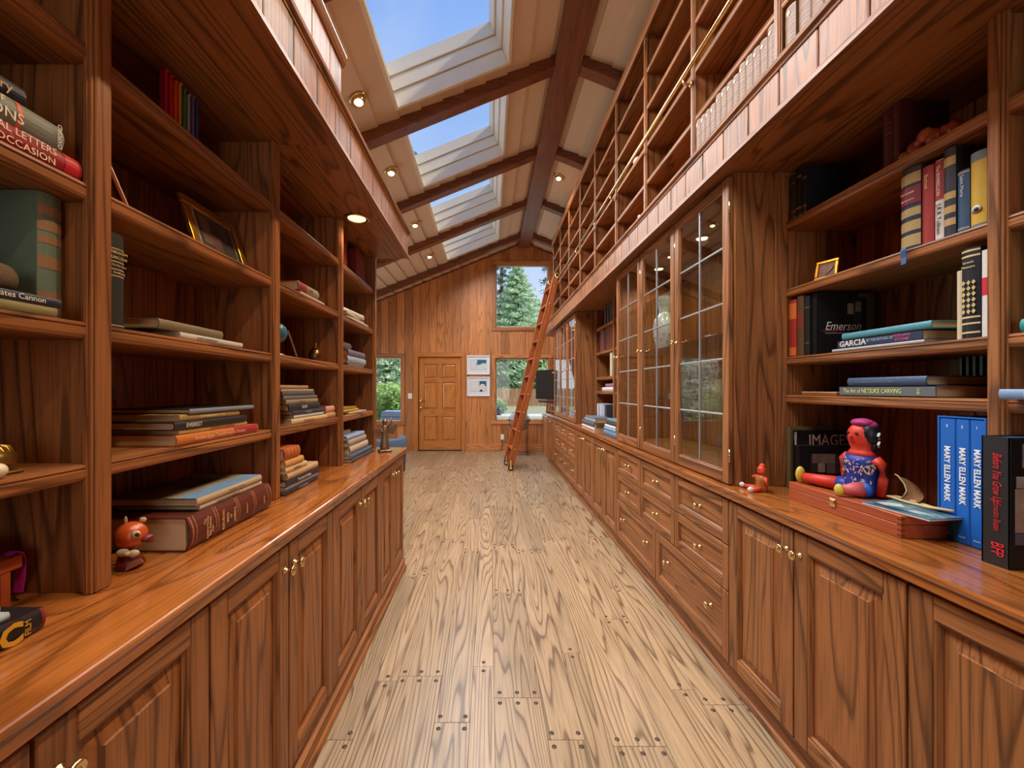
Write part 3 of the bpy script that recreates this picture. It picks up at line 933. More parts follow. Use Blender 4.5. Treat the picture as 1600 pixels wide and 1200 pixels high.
# ---- boarded canopies above the shelves
def canopy(label, side, xf, xb, ya, yb, zt, bw, y_ref):
    s = -1 if side < 0 else 1
    root = thing('bookcase_canopy', label, 'canopy', (xf, ya, ZS))
    n = max(1, round((yb - ya) / .75))
    for i in range(n):
        build(MB().box(xf + s * .012, xb, ya + (yb - ya) * i / n + .0006, ya + (yb - ya) * (i + 1) / n - .0006, ZS + .0005, ZS + .02, ax='y', tone=.45 + .1 * (i % 2)), 'soffit_board', OAK, root, True)
    low = [(xf - s * .014, ZS), (xf + s * .012, ZS), (xf + s * .012, ZS + .030), (xf - s * .004, ZS + .030), (xf - s * .006, ZS + .022), (xf - s * .013, ZS + .016)]
    build(MB().prism(low, 'y', ya, yb + .012, ax='y', tone=.5), 'lower_trim', OAK, root, True)
    up = [(xf + s * .05, zt - .034), (xf - s * .004, zt - .034), (xf - s * .006, zt - .022), (xf - s * .016, zt - .016), (xf - s * .018, zt - .002), (xf - s * .015, zt), (xf + s * .05, zt)]
    build(MB().prism(up, 'y', ya, yb + .012, ax='y', tone=.5), 'upper_trim', OAK, root, True)
    y = y_ref
    while y > ya: y -= bw
    while y < yb:
        a, b = max(y + .003, ya), min(y + bw - .003, yb)
        if b - a > .01:
            build(MB().box(xf, xf + s * .018, a, b, ZS + .028, zt - .030, c=.003), 'valance_board', OAK, root, True)
        y += bw
    build(MB().box(xf + s * .019, xf + s * .03, ya, yb, ZS + .02, zt - .001, ax='y', tone=.2), 'valance_backing', OAK, root, True)
    build(MB().box(xf + s * .031, xb, ya, yb, zt - .02, zt - .001, ax='y', tone=.4), 'ledge', OAK, root, True)
    # far end cap
    for k in range(2):
        w = abs(xb - xf) - .02
        build(MB().box(xf + s * (.01 + k * w / 2), xf + s * (.008 + (k + 1) * w / 2), yb - .014, yb, ZS + .02, zt - .002, c=.002), 'end_board', OAK, root, True)
    return root
canopy('boarded oak canopy with soffit over the left bookcase', -1, -.625, LB - .03, -.5, 3.045, 2.566, .172, 1.10)
canopy('long boarded oak canopy with soffit over the right bookcases', 1, 1.05, RBK + .02, .28, 7.6, 2.552, .172, 1.102)

# boarded cupboard standing on the left canopy
root = thing('loft_cupboard', 'boarded oak cupboard above the near part of the left canopy', 'cupboard', (-.66, -.5, 2.567))
y = -.5
while y < 1.77:
    b = min(y + .165, 1.775)
    build(MB().box(-.675, -.66, y + .002, b - .002, 2.567, 2.80, c=.003), 'board', OAK, root, True)
    y += .165
build(MB().box(-1.2, -.676, -.5, 1.775, 2.567, 2.83, ax='y'), 'carcass', OAK, root, True)
build(MB().prism([(-.676, 2.80), (-.655, 2.80), (-.648, 2.815), (-.640, 2.84), (-.640, 2.85), (-.676, 2.85)], 'y', -.5, 1.79, ax='y'), 'crown_trim', OAK, root, True)

# ---- upper bookcase with the ladder rail
UX, UB = 1.20, 1.60
root = thing('upper_bookcase', 'tall oak bookcase above the right canopy with brass ladder rail', 'bookcase', (1.4, .2, 2.553))
upU = [.25, .962, 1.672, 2.368, 3.092, 3.80, 4.562, 5.314, 6.064, 6.80, 7.545]
SU = [2.64, 2.968, 3.255, 3.545, 3.83]
ZT = 4.10
for y in upU: upright(root, 1, UX, UB, y - .02, y + .02, 2.5535, ZT)
for ya, yb in zip(upU[:-1], upU[1:]):
    for z in SU: shelf_piece(root, 1, UX + .012, UB, ya + .008, yb - .008, z, .034)
    back_boards(root, UB, ya, yb, 2.5535, ZT, w=.18)
build(MB().box(UX - .01, UB, .23, 7.565, ZT, ZT + .02, ax='y', tone=.4), 'top_panel', OAK, root, True)
build(MB().prism([(UX + .01, ZT - .02), (UX - .005, ZT - .02), (UX - .012, ZT - .005), (UX - .022, ZT + .03), (UX - .022, ZT + .045), (UX + .01, ZT + .045)], 'y', .23, 7.58, ax='y', tone=.8), 'crown_trim', OAK, root, True)
build(MB().tube([(1.15, .25, 3.21), (1.15, 7.56, 3.21)], .0125, 12), 'ladder_rail', BRASS, root, True)
for y in upU[1::2]:
    build(MB().tube([(1.195, y, 3.17), (1.155, y, 3.17), (1.15, y, 3.20)], .007, 8).lathe([(.018, 0), (.018, -.008), (.008, -.012)], 10, (1.2, y, 3.17), 'x'), 'rail_bracket', BRASS, root, True)

# recessed downlight in the left soffit
root = thing('recessed_light', 'round recessed downlight in the soffit of the left canopy', 'light', (-.775, 2.325, ZS - .001))
build(MB().lathe([(.058, .0), (.07, -.001), (.072, -.005), (.060, -.007), (.050, .0)], 24), 'trim_ring', BRASS, root)
build(MB().lathe([(0, -.0015), (.051, -.0012)], 20), 'lamp', plain('soft_lamp_glow', (255, 222, 160), .4, emit=((255, 214, 150), 2.2)), root)
light('soffit_spot', 'SPOT', (-.775, 2.325, ZS - .02), (0, 0, 0), 6, (1.0, .78, .52), spot_size=R(130), spot_blend=.7, shadow_soft_size=.04)

# ================================================================== BOOKS
def cover_mat(rgb, rough=.45): return plain('book_cover', rgb, rough, var=.10, scale=60)
def book_parts(root, t, h, d, rgb, pages=None, rounded=True, spine=None, rough=.45):
    b = t * .16 if rounded else 0.0
    k = min(.003, t * .18)
    m = MB()
    m.box(-t / 2, -t / 2 + k, 0, d, 0, h, mat=0); m.box(t / 2 - k, t / 2, 0, d, 0, h, mat=0)
    n = 6
    arc = [(-t / 2 + t * i / n, -b * (1 - (2 * i / n - 1) ** 2)) for i in range(n + 1)]
    inn = [(x * (1 - 2 * k / t), y + k) for x, y in arc]
    m.prism(arc + inn[::-1], 'z', 0, h, mat=1)
    build(m, 'cover', [cover_mat(rgb, rough), cover_mat(spine or rgb, rough)], root)
    p = MB().box(-t / 2 + k, t / 2 - k, k, d - .005, .004, h - .004)
    build(p, 'pages', pages or PAGES, root)
    return b
def spine_bands(root, t, b, bands, rgb, metal=0.0, name='spine_band'):
    """strips wrapped over the spine between heights z0 and z1"""
    m = MB(); n = 6
    for (z0, z1) in bands:
        arc = [(-t / 2 + t * i / n, -b * (1 - (2 * i / n - 1) ** 2) - .0009) for i in range(n + 1)]
        v = [(x, y, z0) for x, y in arc] + [(x, y, z1) for x, y in arc]
        m.add(v, [(i, i + 1, n + 2 + i, n + 1 + i) for i in range(n)])
    o = build(m, name, plain('spine_print', rgb, .4, metal, var=.15, scale=150), root)
    if len(bands) > 1: o['kind'] = 'stuff'
    return o
def stand(side, label, y0, y1, z, h, d, rgb, xs, title=None, tsize=.02, tcol=(226, 196, 120), across=False, tz=.5, bands=None, bcol=(206, 168, 92), pages=None, rounded=True, group=None, lean=0.0, spine=None, name='book', squeeze=1.0, lines=None):
    t = y1 - y0
    rz = R(90) if side < 0 else R(-90)
    root = thing(name, label, 'book', (xs, (y0 + y1) / 2, z + .0006), group=group, rot=(0, lean, rz))
    b = book_parts(root, t, h, d, rgb, pages, rounded, spine)
    if bands: spine_bands(root, t, b, [(a * h, c * h) for a, c in bands], bcol)
    for (s, sz, zz, col) in ([(title, tsize, tz, tcol)] if title else []) + (lines or []):
        if across: letter(root, s, sz, (0, -b - .0016, h * zz), (1, 0, 0), (0, 0, 1), col, 'title', squeeze=squeeze)
        else: letter(root, s, sz, (0, -b - .0016, h * zz), (0, 0, -1), (1, 0, 0), col, 'title', squeeze=squeeze)
    return root
def lie(side, label, y0, y1, z, t, d, rgb, xs, title=None, tsize=None, tcol=(232, 222, 200), tz=.5, bands=None, bcol=(206, 168, 92), pages=None, rounded=True, spine=None, yaw=0.0, group=None, squeeze=1.0, lines=None, name='book', bold=0.0, top=None, shear=0.0):
    """a book lying flat with its spine to the aisle; title reads left to right"""
    h = y1 - y0
    rz = (R(90) if side < 0 else R(-90)) + R(yaw)
    root = thing(name, label, 'book', (xs, y1 if side < 0 else y0, z + t / 2 + .0006), group=group, rot=(0, R(-90), rz))
    b = book_parts(root, t, h, d, rgb, pages, rounded, spine)
    if bands: spine_bands(root, t, b, [(a * h, c * h) for a, c in bands], bcol)
    for (s, sz, zz, col, off) in ([(title, tsize or t * .6, tz, tcol, 0)] if title else []) + (lines or []):
        letter(root, s, sz, (off, -b - .0016, h * zz), (0, 0, -1), (1, 0, 0), col, 'title', squeeze=squeeze, bold=bold, shear=shear)
    if top:
        for (a0, a1, c0, c1, rgb2) in top:
            m = MB().box(t / 2 + .0002, t / 2 + .0012, d * a0, d * a1, h * c0, h * c1)
            build(m, 'cover_print', plain('cover_print', rgb2, .35, var=.4, scale=25), root)
    return root

ORD = ['first', 'second', 'third', 'fourth', 'fifth', 'sixth', 'seventh', 'eighth', 'ninth', 'tenth', 'eleventh', 'twelfth', 'thirteenth', 'fourteenth']
XS = -.885
# ---- left bookcase, nearest bay
lie(-1, 'thick red book lettered in white, lying under other books on a left shelf', .57, .8585, 1.805, .042, .2, (150, 24, 30), XS, None,
    lines=[('PERSONAL LETTERS', .019, .47, (240, 226, 200), .010), ('FOR EVERY OCCASION', .019, .53, (240, 226, 200), -.0105)], bands=[(.02, .12)], bcol=(190, 30, 36))
r = lie(-1, 'thick picture-spined book lying on the red letters book', .50, .826, 1.8485, .050, .2, (30, 40, 78), XS - .005, None, spine=(120, 122, 112),
    lines=[('HISTORY OF', .016, .45, (238, 232, 214), .012), ('CANNONS', .026, .42, (238, 232, 214), -.009)], bands=[(.225, .25)], bcol=(214, 100, 70))
letter(r, 'OXFORD', .012, (0, -.0125, .012), (1, 0, 0), (0, 0, 1), (230, 226, 214), 'title')
lie(-1, 'dark book lettered in gold lying on top of the picture-spined book', .46, .765, 1.8995, .034, .19, (18, 20, 38), XS - .01, 'Treasury', .024, (206, 168, 120), .22)
r = stand(-1, 'tall grey-green decorated book standing near the left frame edge', .8135, .8595, 1.504, .262, .17, (104, 124, 104), -.925, None, bands=[(.70, .78), (.82, .90), (.60, .66), (.04, .22), (.40, .5)], bcol=(150, 112, 82))
lie(-1, 'thin olive-gold book lying under the navy book near the left frame edge', .50, .805, 1.504, .019, .2, (140, 130, 84), -.876)
lie(-1, 'thin navy book lettered in cream beside the grey-green book', .49, .812, 1.5235, .0165, .19, (34, 38, 60), -.874, 'Charles Yates Cannon', .0145, (240, 232, 208), .30)
m = MB().lathe([(0, .0), (.022, .002), (.0285, .010), (.030, .02), (.030, .2)], 20, (0, 0, 0), 'y')
m.v = [(x - .935, .775 - y, z + 1.5415 + .0285) for x, y, z in m.v]
solo(m, 'fabric_case', plain('brown_knit', (104, 86, 66), .9, var=.5, scale=350, bump=.4), 'brown woven cylindrical case lying on the navy book', 'case', (-.935, .7, 1.5405))
# brass shell figure and ivory ball
root = thing('brass_shell', 'gilded shell ornament on the lowest near shelf at the left frame edge', 'ornament', (-.95, .735, 1.1975))
m = MB().ball((0, 0, .028), .05, .055, .027, mat=0); m.ball((0, -.01, .05), .038, .04, .02)
for k in range(7):
    a = -1.0 + k * .33
    m.tube([(0, -.01, .065), (.03 * math.cos(a), .05 * math.sin(a) * .9, .05), (.045 * math.cos(a), .052 * math.sin(a), .03)], .004, 6)
build(m, 'shell', plain('aged_gilt', (156, 120, 56), .3, .9, var=.4, scale=60), root)
build(MB().box(-.04, .04, -.045, .045, 0, .006, c=.002), 'foot', plain('aged_gilt', (156, 120, 56), .3, .9, var=.4, scale=60), root)
solo(MB().ball((-.885, .715, 1.1985 + .014), .014), 'ivory_ball', plain('ivory', (222, 206, 170), .35), 'small ivory ball beside the gilded shell ornament', 'ball', (-.885, .715, 1.1975))
# counter items at the left frame edge
root = thing('wooden_stand', 'small reddish wooden stand on the left counter at the frame edge', 'stand', (-1.03, .72, CT))
build(MB().box(-.06, .06, -.12, .108, .077, .103, c=.002, ax='y'), 'top', BOXW, root)
for sx in (-.05, .05):
    for sy in (-.105, .08): build(MB().box(sx - .008, sx + .008, sy - .008, sy + .008, 0, .077), 'leg', BOXW, root)
m = MB().box(-1.07, -.99, .64, .802, CT + .1035, CT + .128, c=.002)
root = thing('patterned_box', 'pink patterned box on the small wooden stand', 'box', (-1.03, .72, CT + .1035))
build(m, 'base', plain('pink_print', (170, 62, 92), .5, var=.9, scale=120), root, True)
build(MB().box(-1.072, -.988, .638, .804, CT + .1282, CT + .134, c=.001), 'lid', plain('teal_lid', (60, 140, 170), .4), root, True)
m = MB()
pts = [(.0, .00), (.012, .004), (.022, -.004), (.026, -.02), (.024, -.06), (.020, -.085)]
for k in range(len(pts) - 1):
    (a, b), (c, d) = pts[k], pts[k + 1]
    m.prism([(.815 + a, CT + .1045 + b), (.815 + c, CT + .1045 + d), (.817 + c, CT + .1055 + d), (.817 + a, CT + .1055 + b)], 'x', -1.0, -.98)
solo(m, 'ribbon', plain('magenta_ribbon', (190, 40, 150), .5), 'magenta ribbon hanging from the small wooden stand', 'ribbon', (-.99, .83, CT + .02))
r = lie(-1, 'red and black book with gold emblem on the left counter at the frame edge', .44, .742, CT, .040, .12, (28, 22, 22), -.833, None, spine=(130, 22, 36), bands=[(.02, .27)], bcol=(26, 22, 20))
letter(r, 'C', .05, (-.002, -.0085, .055), (0, 0, -1), (1, 0, 0), (206, 150, 40), 'emblem', bold=.002)
letter(r, 'FILM', .014, (0, -.0085, .030), (1, 0, 0), (0, 0, 1), (206, 150, 40), 'emblem')
lie(-1, 'pale grey booklet lying on the red and black book', .42, .700, CT + .0412, .013, .10, (168, 176, 176), -.845, pages=cover_mat((210, 210, 206)))
lie(-1, 'thin grey-green booklet on top of the pale grey booklet', .41, .69, CT + .0552, .018, .09, (120, 140, 140), -.85)

# ---- left bookcase, bay with the big leather book
FOLD = [((176, 24, 70), 'crimson'), ((206, 24, 24), 'red'), ((226, 78, 24), 'orange'), ((224, 128, 24), 'amber'), ((58, 120, 70), 'green'), ((150, 150, 158), 'grey'), ((108, 82, 120), 'purple'), ((44, 66, 130), 'blue')]
for i, (c, nm) in enumerate(FOLD):
    y = 1.215 + i * .0185
    root = thing('folder', 'thin %s folder standing in the rainbow row on a top left shelf' % nm, 'folder', (-.985, y, 2.1085), R(90), group='rainbow folders')
    hh = .222 - .004 * (i % 3)
    mt = plain('folder_card', c, .45)
    build(MB().box(-.004, .004, 0, .02, 0, hh, c=.001), 'sleeve', mt, root)
    build(MB().prism([(-.004, hh), (.004, hh), (.010, hh + .006), (.003, hh + .010)], 'y', .0, .02), 'flap', mt, root)

def frame(label, loc, rz, w, h, t, fw, mt, pic, tilt=0.0, mat_rgb=None, name='picture_frame', cat='picture', group=None, pics=None):
    """a picture frame, local: width x, faces -y, bottom at z=0; tilt leans it back"""
    root = thing(name, label, cat, loc, group=group, rot=(0, 0, rz))
    M = Matrix.Rotation(-tilt, 4, 'X')
    f = MB()
    f.box(-w / 2, w / 2, 0, t, 0, fw, c=.002, ax='x', M=M); f.box(-w / 2, w / 2, 0, t, h - fw, h, c=.002, ax='x', M=M)
    f.box(-w / 2, -w / 2 + fw, 0, t, fw, h - fw, c=.002, M=M); f.box(w / 2 - fw, w / 2, 0, t, fw, h - fw, c=.002, M=M)
    build(f, 'frame', mt, root)
    build(MB().box(-w / 2 + fw, w / 2 - fw, t * .55, t, fw, h - fw, M=M), 'mount' if mat_rgb else 'photo', plain('mount_card' if mat_rgb else 'photo_print', mat_rgb or pic, .4, var=.05 if mat_rgb else .7, scale=40), root)
    if pics:
        for (a, b, c, d, rgb) in pics:
            build(MB().box(-w / 2 + a * w, -w / 2 + b * w, t * .45, t * .54, c * h, d * h, M=M), 'print', plain('photo_print', rgb, .35, var=.3, scale=40), root)
    return root
GILT = plain('gilt_frame', (206, 148, 52), .25, .85, var=.15)
r = frame('gilt-framed photograph leaning back on a left shelf', (-.945, 1.435, 1.8065), R(90), .285, .205, .014, .030, GILT, (40, 36, 34), .30,
          pics=[(.16, .84, .20, .84, (58, 50, 46)), (.24, .40, .30, .80, (128, 106, 90)), (.40, .56, .22, .52, (136, 92, 96)), (.58, .72, .36, .78, (92, 86, 80)), (.155, .17, .18, .86, (226, 214, 190)), (.83, .845, .18, .86, (226, 214, 190)), (.155, .845, .85, .865, (226, 214, 190))])
frame('thin wooden picture frame seen edge-on beside the left shelf upright', (-.955, 1.072, 1.8065), R(128), .14, .19, .010, .014, LADW, (30, 26, 24), .34)
r = stand(-1, 'dark grey standing book with gold title at the end of a left shelf', .944, .985, 1.504, .229, .16, (46, 48, 46), -.905, None, across=True, bands=[(.70, .71), (.835, .845), (.62, .63), (.55, .56), (.03, .04)],
          bcol=(214, 196, 140), lines=[('ABRAHAM', .0095, .80, (226, 206, 150)), ('LINCOLN', .0095, .745, (226, 206, 150)), ('The War Years', .006, .665, (226, 206, 150)), ('Sandburg', .008, .59, (226, 206, 150))])
lie(-1, 'slim white book lying under the taupe book', 1.13, 1.415, 1.504, .017, .2, (206, 196, 186), XS + .006, 'Joseph Campbell Reader', .009, (60, 56, 60), .62)
lie(-1, 'taupe cloth book lying on the slim white book', 1.06, 1.315, 1.5218, .026, .2, (128, 112, 84), XS + .002)
z = 1.1975
lie(-1, 'orange and red art book at the bottom of the stack of five', 1.115, 1.505, z, .030, .24, (196, 110, 44), XS + .006, 'Ancient Egypt Transformed to Scimitar', .0155, (236, 190, 150), .52, bands=[(.02, .36)], bcol=(166, 44, 44)); z += .0308
lie(-1, 'slim cream book second from the bottom of the stack of five', 1.134, 1.45, z, .013, .22, (196, 160, 100), XS, 'THE WORLD OF ALEXANDER', .009, (110, 70, 40), .42); z += .0138
lie(-1, 'black book titled in white in the middle of the stack of five', 1.110, 1.44, z, .023, .24, (34, 32, 36), XS + .004, 'EVEREST', .017, (226, 220, 206), .78); z += .0238
lie(-1, 'tan book second from the top of the stack of five', 1.134, 1.405, z, .019, .23, (170, 136, 78), XS, 'THE HIDDEN JOURNEY TO TIBET', .008, (230, 214, 170), .5); z += .0198
lie(-1, 'thin black book with silver spine on top of the stack of five', 1.165, 1.482, z, .014, .25, (26, 26, 30), XS + .006, spine=(126, 134, 150))
z = CT
r = lie(-1, 'huge brown leather book with gilt spine lying on the left counter', 1.09, 1.498, z, .092, .30, (92, 38, 22), -.832, None,
        bands=[(.015, .03), (.06, .07), (.25, .262), (.275, .287), (.47, .482), (.495, .507), (.72, .732), (.745, .757), (.94, .95), (.97, .985)], bcol=(150, 96, 70))
for s, zz, sz, off in (("The", .875, .012, .02), ('Audubon Society', .85, .012, 0), ('Baby Elephant', .822, .012, 0), ('Folio', .795, .012, -.01), ("AUDUBON'S", .68, .014, 0), ('BIRDS', .63, .014, 0), ('OF', .59, .012, 0), ('AMERICA', .545, .014, 0), ('Peterson', .39, .011, 0), ('Abbeville', .14, .009, 0)):
    letter(r, s, sz, (off, -.0172, .408 * zz), (1, 0, 0), (0, 0, 1), (222, 186, 130), 'title', squeeze=.8)
z += .0926
lie(-1, 'thin blue-white book between the leather book and the landscape book', 1.155, 1.468, z, .015, .25, (44, 44, 50), -.842, 'WINDOWS OF AMERICA', .010, (90, 80, 70), .6, spine=(196, 182, 160)); z += .0156
lie(-1, 'landscape-covered book on top of the big leather book', 1.14, 1.462, z, .023, .25, (92, 74, 52), -.84, 'ANDREW WYETH', .010, (120, 106, 86), .45, spine=(184, 160, 128),
    top=[(0, .22, 0, 1, (112, 142, 172)), (.22, .34, .0, 1, (150, 146, 130)), (.40, .62, .22, .62, (46, 34, 26)), (.34, 1, 0, .2, (104, 84, 58))])
# carved fish figurine
root = thing('fish_figurine', 'orange carved fish-headed figurine with white bow on the left counter', 'figurine', (-.90, 1.0, CT), R(20))
ORG_M = plain('orange_lacquer', (190, 78, 30), .3, var=.25, coat=.4)
DKR = plain('dark_red_lacquer', (110, 34, 26), .35, var=.2)
BONE = plain('bone_white', (196, 176, 140), .45)
build(MB().ball((.0, 0, .080), .034, .031, .033), 'head', ORG_M, root)
build(MB().lathe([(.0, .0), (.030, .001), (.026, .02), (.012, .045), (.010, .055)], 14, M=Matrix.Rotation(R(-16), 4, 'Y')), 'body', DKR, root)
build(MB().ball((.033, -.004, .070), .016, .014, .010).ball((.040, -.004, .064), .010, .010, .006), 'mouth', DKR, root)
build(MB().ball((.020, -.026, .088), .010, .006, .009).ball((-.018, .016, .112), .004, .004, .012).ball((.016, .020, .110), .008, .004, .007), 'eye', BONE, root)
build(MB().ball((.024, -.0305, .088), .005, .003, .005), 'pupil', BLACK, root)
build(MB().ball((-.006, -.026, .046), .014, .006, .010).ball((.014, -.024, .041), .013, .006, .009).ball((.003, -.028, .043), .006, .006, .006), 'bow', BONE, root)
build(MB().prism([(-.002, .001), (.036, .018), (.030, .028), (.008, .022)], 'y', -.03, -.026), 'fin', plain('fin_brown', (140, 84, 60), .5), root)

# ---- left bookcase, third bay
lie(-1, 'thin white book lying under the red and grey book on a left shelf', 1.86, 2.13, 1.805, .012, .2, (196, 186, 170), XS)
lie(-1, 'thick red and grey book lying on the thin white book', 1.84, 2.06, 1.8178, .044, .19, (150, 40, 34), XS - .003, 'TALES', .018, (60, 50, 40), .45, spine=(150, 132, 110), bands=[(.62, .98)], bcol=(150, 44, 36))
root = thing('small_globe', 'small blue and red globe half hidden behind the left shelf upright', 'globe', (-.93, 1.735, 1.5045))
build(MB().ball((0, 0, .1), .046), 'ball', plain('globe_blue', (50, 104, 134), .25, var=.7, scale=22, coat=.4), root)
build(MB().lathe([(.035, 0), (.034, .006), (.008, .012), (.006, .055)], 14), 'foot', BRASS, root)
M = Matrix.Rotation(R(20), 4, 'X')
build(MB().tube([(0, .05 * math.sin(a), .1 + .05 * math.cos(a)) for a in [k * PI / 8 for k in range(0, 9)]], .003, 6), 'meridian', plain('red_enamel', (150, 54, 44), .4), root)
frame('small grey picture frame leaning edge-on beside the bronze jug', (-.955, 1.99, 1.5045), R(116), .12, .145, .009, .012, plain('grey_wood_frame', (122, 96, 72), .5), (40, 34, 30), .30)
root = thing('bronze_jug', 'small bronze jug with a figure on its lid on a left shelf', 'jug', (-.93, 2.125, 1.5045))
build(MB().lathe([(0, 0), (.024, .0), (.034, .02), (.033, .04), (.022, .062), (.014, .07)], 16), 'body', BRONZE, root)
build(MB().lathe([(.016, .07), (.014, .078), (.004, .082), (.006, .09), (.005, .098), (0, .1)], 12), 'lid', BRONZE, root)
build(MB().tube([(0, .022, .062), (0, .04, .058), (0, .042, .04), (0, .033, .028)], .004, 6), 'handle', BRONZE, root)
ST = [(1.765, 2.153, .026, (206, 182, 136), 'cream book at the bottom of the tall stack beside two small pink books', 'Italian Renaissance', (150, 60, 50)), (1.79, 2.11, .014, (196, 190, 180), 'pale book second in the tall stack on a left shelf', None, None), (1.78, 2.12, .021, (52, 62, 84), 'navy book third in the tall stack on a left shelf', 'FLORENCE', (160, 166, 180)),
      (1.74, 2.06, .030, (40, 42, 46), 'charcoal book lettered in white, fourth in the tall stack', 'GLASS', (232, 228, 220)), (1.72, 2.04, .020, (150, 136, 108), 'tan book fifth in the tall stack on a left shelf', 'Notebooks', (90, 70, 50)), (1.70, 2.03, .017, (106, 108, 108), 'grey book sixth in the tall stack on a left shelf', None, None),
      (1.69, 2.0, .017, (84, 84, 82), 'dark grey book seventh in the tall stack on a left shelf', None, None), (1.68, 1.99, .011, (170, 160, 144), 'thin beige book eighth in the tall stack on a left shelf', None, None), (1.66, 1.93, .017, (168, 128, 96), 'light brown book on top of the tall stack', None, None)]
z = 1.1975
for (a, b, t, c, lb, ti, tc) in ST:
    lie(-1, lb, a, b, z, t, .22, c, XS + .004, ti, t * .62, tc or (200, 200, 200), .55); z += t + .0006
lie(-1, 'small tan book lying beside the tall stack on a left shelf', 2.165, 2.285, 1.1975, .030, .1, (196, 150, 106), XS - .003)
lie(-1, 'small red book with pink page edges on the small tan book', 2.16, 2.275, 1.2282, .036, .1, (156, 40, 40), XS - .006, pages=cover_mat((220, 170, 140)), spine=(214, 160, 130))
z = CT
for (a, b, t, c, sp, lb, ti, tc) in ((1.66, 1.965, .018, (40, 40, 48), (44, 46, 56), 'black book at the bottom of the counter stack beside the left upright', 'The Art of the Book', (190, 190, 190)), (1.655, 1.97, .014, (150, 150, 156), (120, 122, 132), 'thin grey book second in the counter stack by the left upright', None, None),
      (1.66, 1.975, .028, (34, 36, 44), (40, 42, 50), 'dark book titled in white, third in the counter stack', 'The Spirit of Collage', (230, 226, 216)), (1.67, 1.965, .028, (182, 150, 108), (196, 164, 122), 'sand-coloured book fourth in the counter stack', None, None),
      (1.655, 1.85, .024, (206, 176, 130), (206, 176, 130), 'cream book with dark title, fifth in the counter stack', 'INTERIORS', (70, 56, 44)), (1.652, 1.815, .030, (196, 140, 70), (200, 148, 84), 'honey-coloured book sixth in the counter stack', None, None)):
    lie(-1, lb, a, b, z, t, .2, c, -.85, ti, t * .55, tc or (220, 220, 220), .5, spine=sp); z += t + .0006
lie(-1, 'orange leather book with tooled spine on top of the counter stack', 1.65, 1.785, z, .050, .15, (176, 84, 34), -.855, bands=[(.08, .14), (.28, .34), (.5, .56), (.72, .78)], bcol=(204, 120, 60))

# ---- left bookcase, last bay
for k, (y, t, h) in enumerate(((2.46, .03, .19), (2.492, .034, .21), (2.70, .03, .2), (2.735, .034, .205), (2.772, .036, .2), (2.812, .034, .195), (2.85, .04, .19))):
    stand(-1, 'dark red standing book, %s in the row in the last left bay' % ORD[k], y, y + t, 2.1085, h, .14, (112 + 6 * (k % 3), 34, 30), XS - .02, bands=[(.7, .74), (.2, .24)], bcol=(150, 70, 50), group='dark red books in the last left bay')
z = 1.8055
for (a, b, t, c, lb, yw) in ((2.46, 2.90, .014, (204, 200, 190), 'flat white magazine at the bottom of the paper stack in the last left bay', 0), (2.44, 2.86, .020, (190, 176, 150), 'cream book in the middle of the paper stack in the last left bay', 4), (2.43, 2.80, .030, (210, 206, 200), 'white book on top of the paper stack in the last left bay', -5)):
    lie(-1, lb, a, b, z, t, .2, c, XS - .02 * (yw > 0), pages=cover_mat((196, 150, 92)), yaw=yw); z += t + .001
z = 1.5045
lie(-1, 'thin grey book under the large blue-white book in the last left bay', 2.49, 2.80, z, .016, .2, (120, 122, 128), XS); z += .0166
lie(-1, 'large blue and white book lying in the last left bay', 2.47, 2.83, z, .046, .2, (86, 104, 132), XS, spine=(160, 176, 196), pages=cover_mat((190, 120, 70))); z += .0466
lie(-1, 'purple-grey book on the large blue and white book', 2.48, 2.82, z, .040, .2, (92, 84, 108), XS, spine=(110, 104, 130), pages=cover_mat((190, 120, 70))); z += .0406
lie(-1, 'grey box file on top of the purple-grey book', 2.44, 2.62, z, .045, .16, (104, 100, 96), XS - .03)
lie(-1, 'thin pale booklet under the yellow books in the last left bay', 2.50, 2.86, 1.1975, .013, .16, (190, 176, 150), XS)
lie(-1, 'small yellow book lying in the last left bay', 2.44, 2.72, 1.2112, .018, .13, (186, 152, 50), XS - .01)
lie(-1, 'small mustard book on top of the yellow book', 2.42, 2.68, 1.2298, .014, .12, (166, 130, 44), XS - .015)
z = CT
for (a, b, t, c, lb, xs) in ((2.40, 2.86, .020, (60, 62, 70), 'dark grey book at the bottom of the stack beside the bronze statuette', -.83), (2.40, 2.85, .022, (70, 84, 106), 'slate blue book second in the stack beside the bronze statuette', -.84), (2.44, 2.80, .046, (176, 160, 134), 'thick beige book third in the stack beside the bronze statuette', -.86), (2.43, 2.78, .040, (150, 140, 126), 'thick grey book fourth in the stack beside the bronze statuette', -.865), (2.42, 2.76, .026, (140, 160, 196), 'pale blue book fifth in the stack beside the bronze statuette', -.87), (2.40, 2.66, .022, (196, 180, 160), 'cream book on top of the stack beside the bronze statuette', -.93)):
    lie(-1, lb, a, b, z, t, .22, c, xs, spine=tuple(min(255, v + 14) for v in c)); z += t + .0006
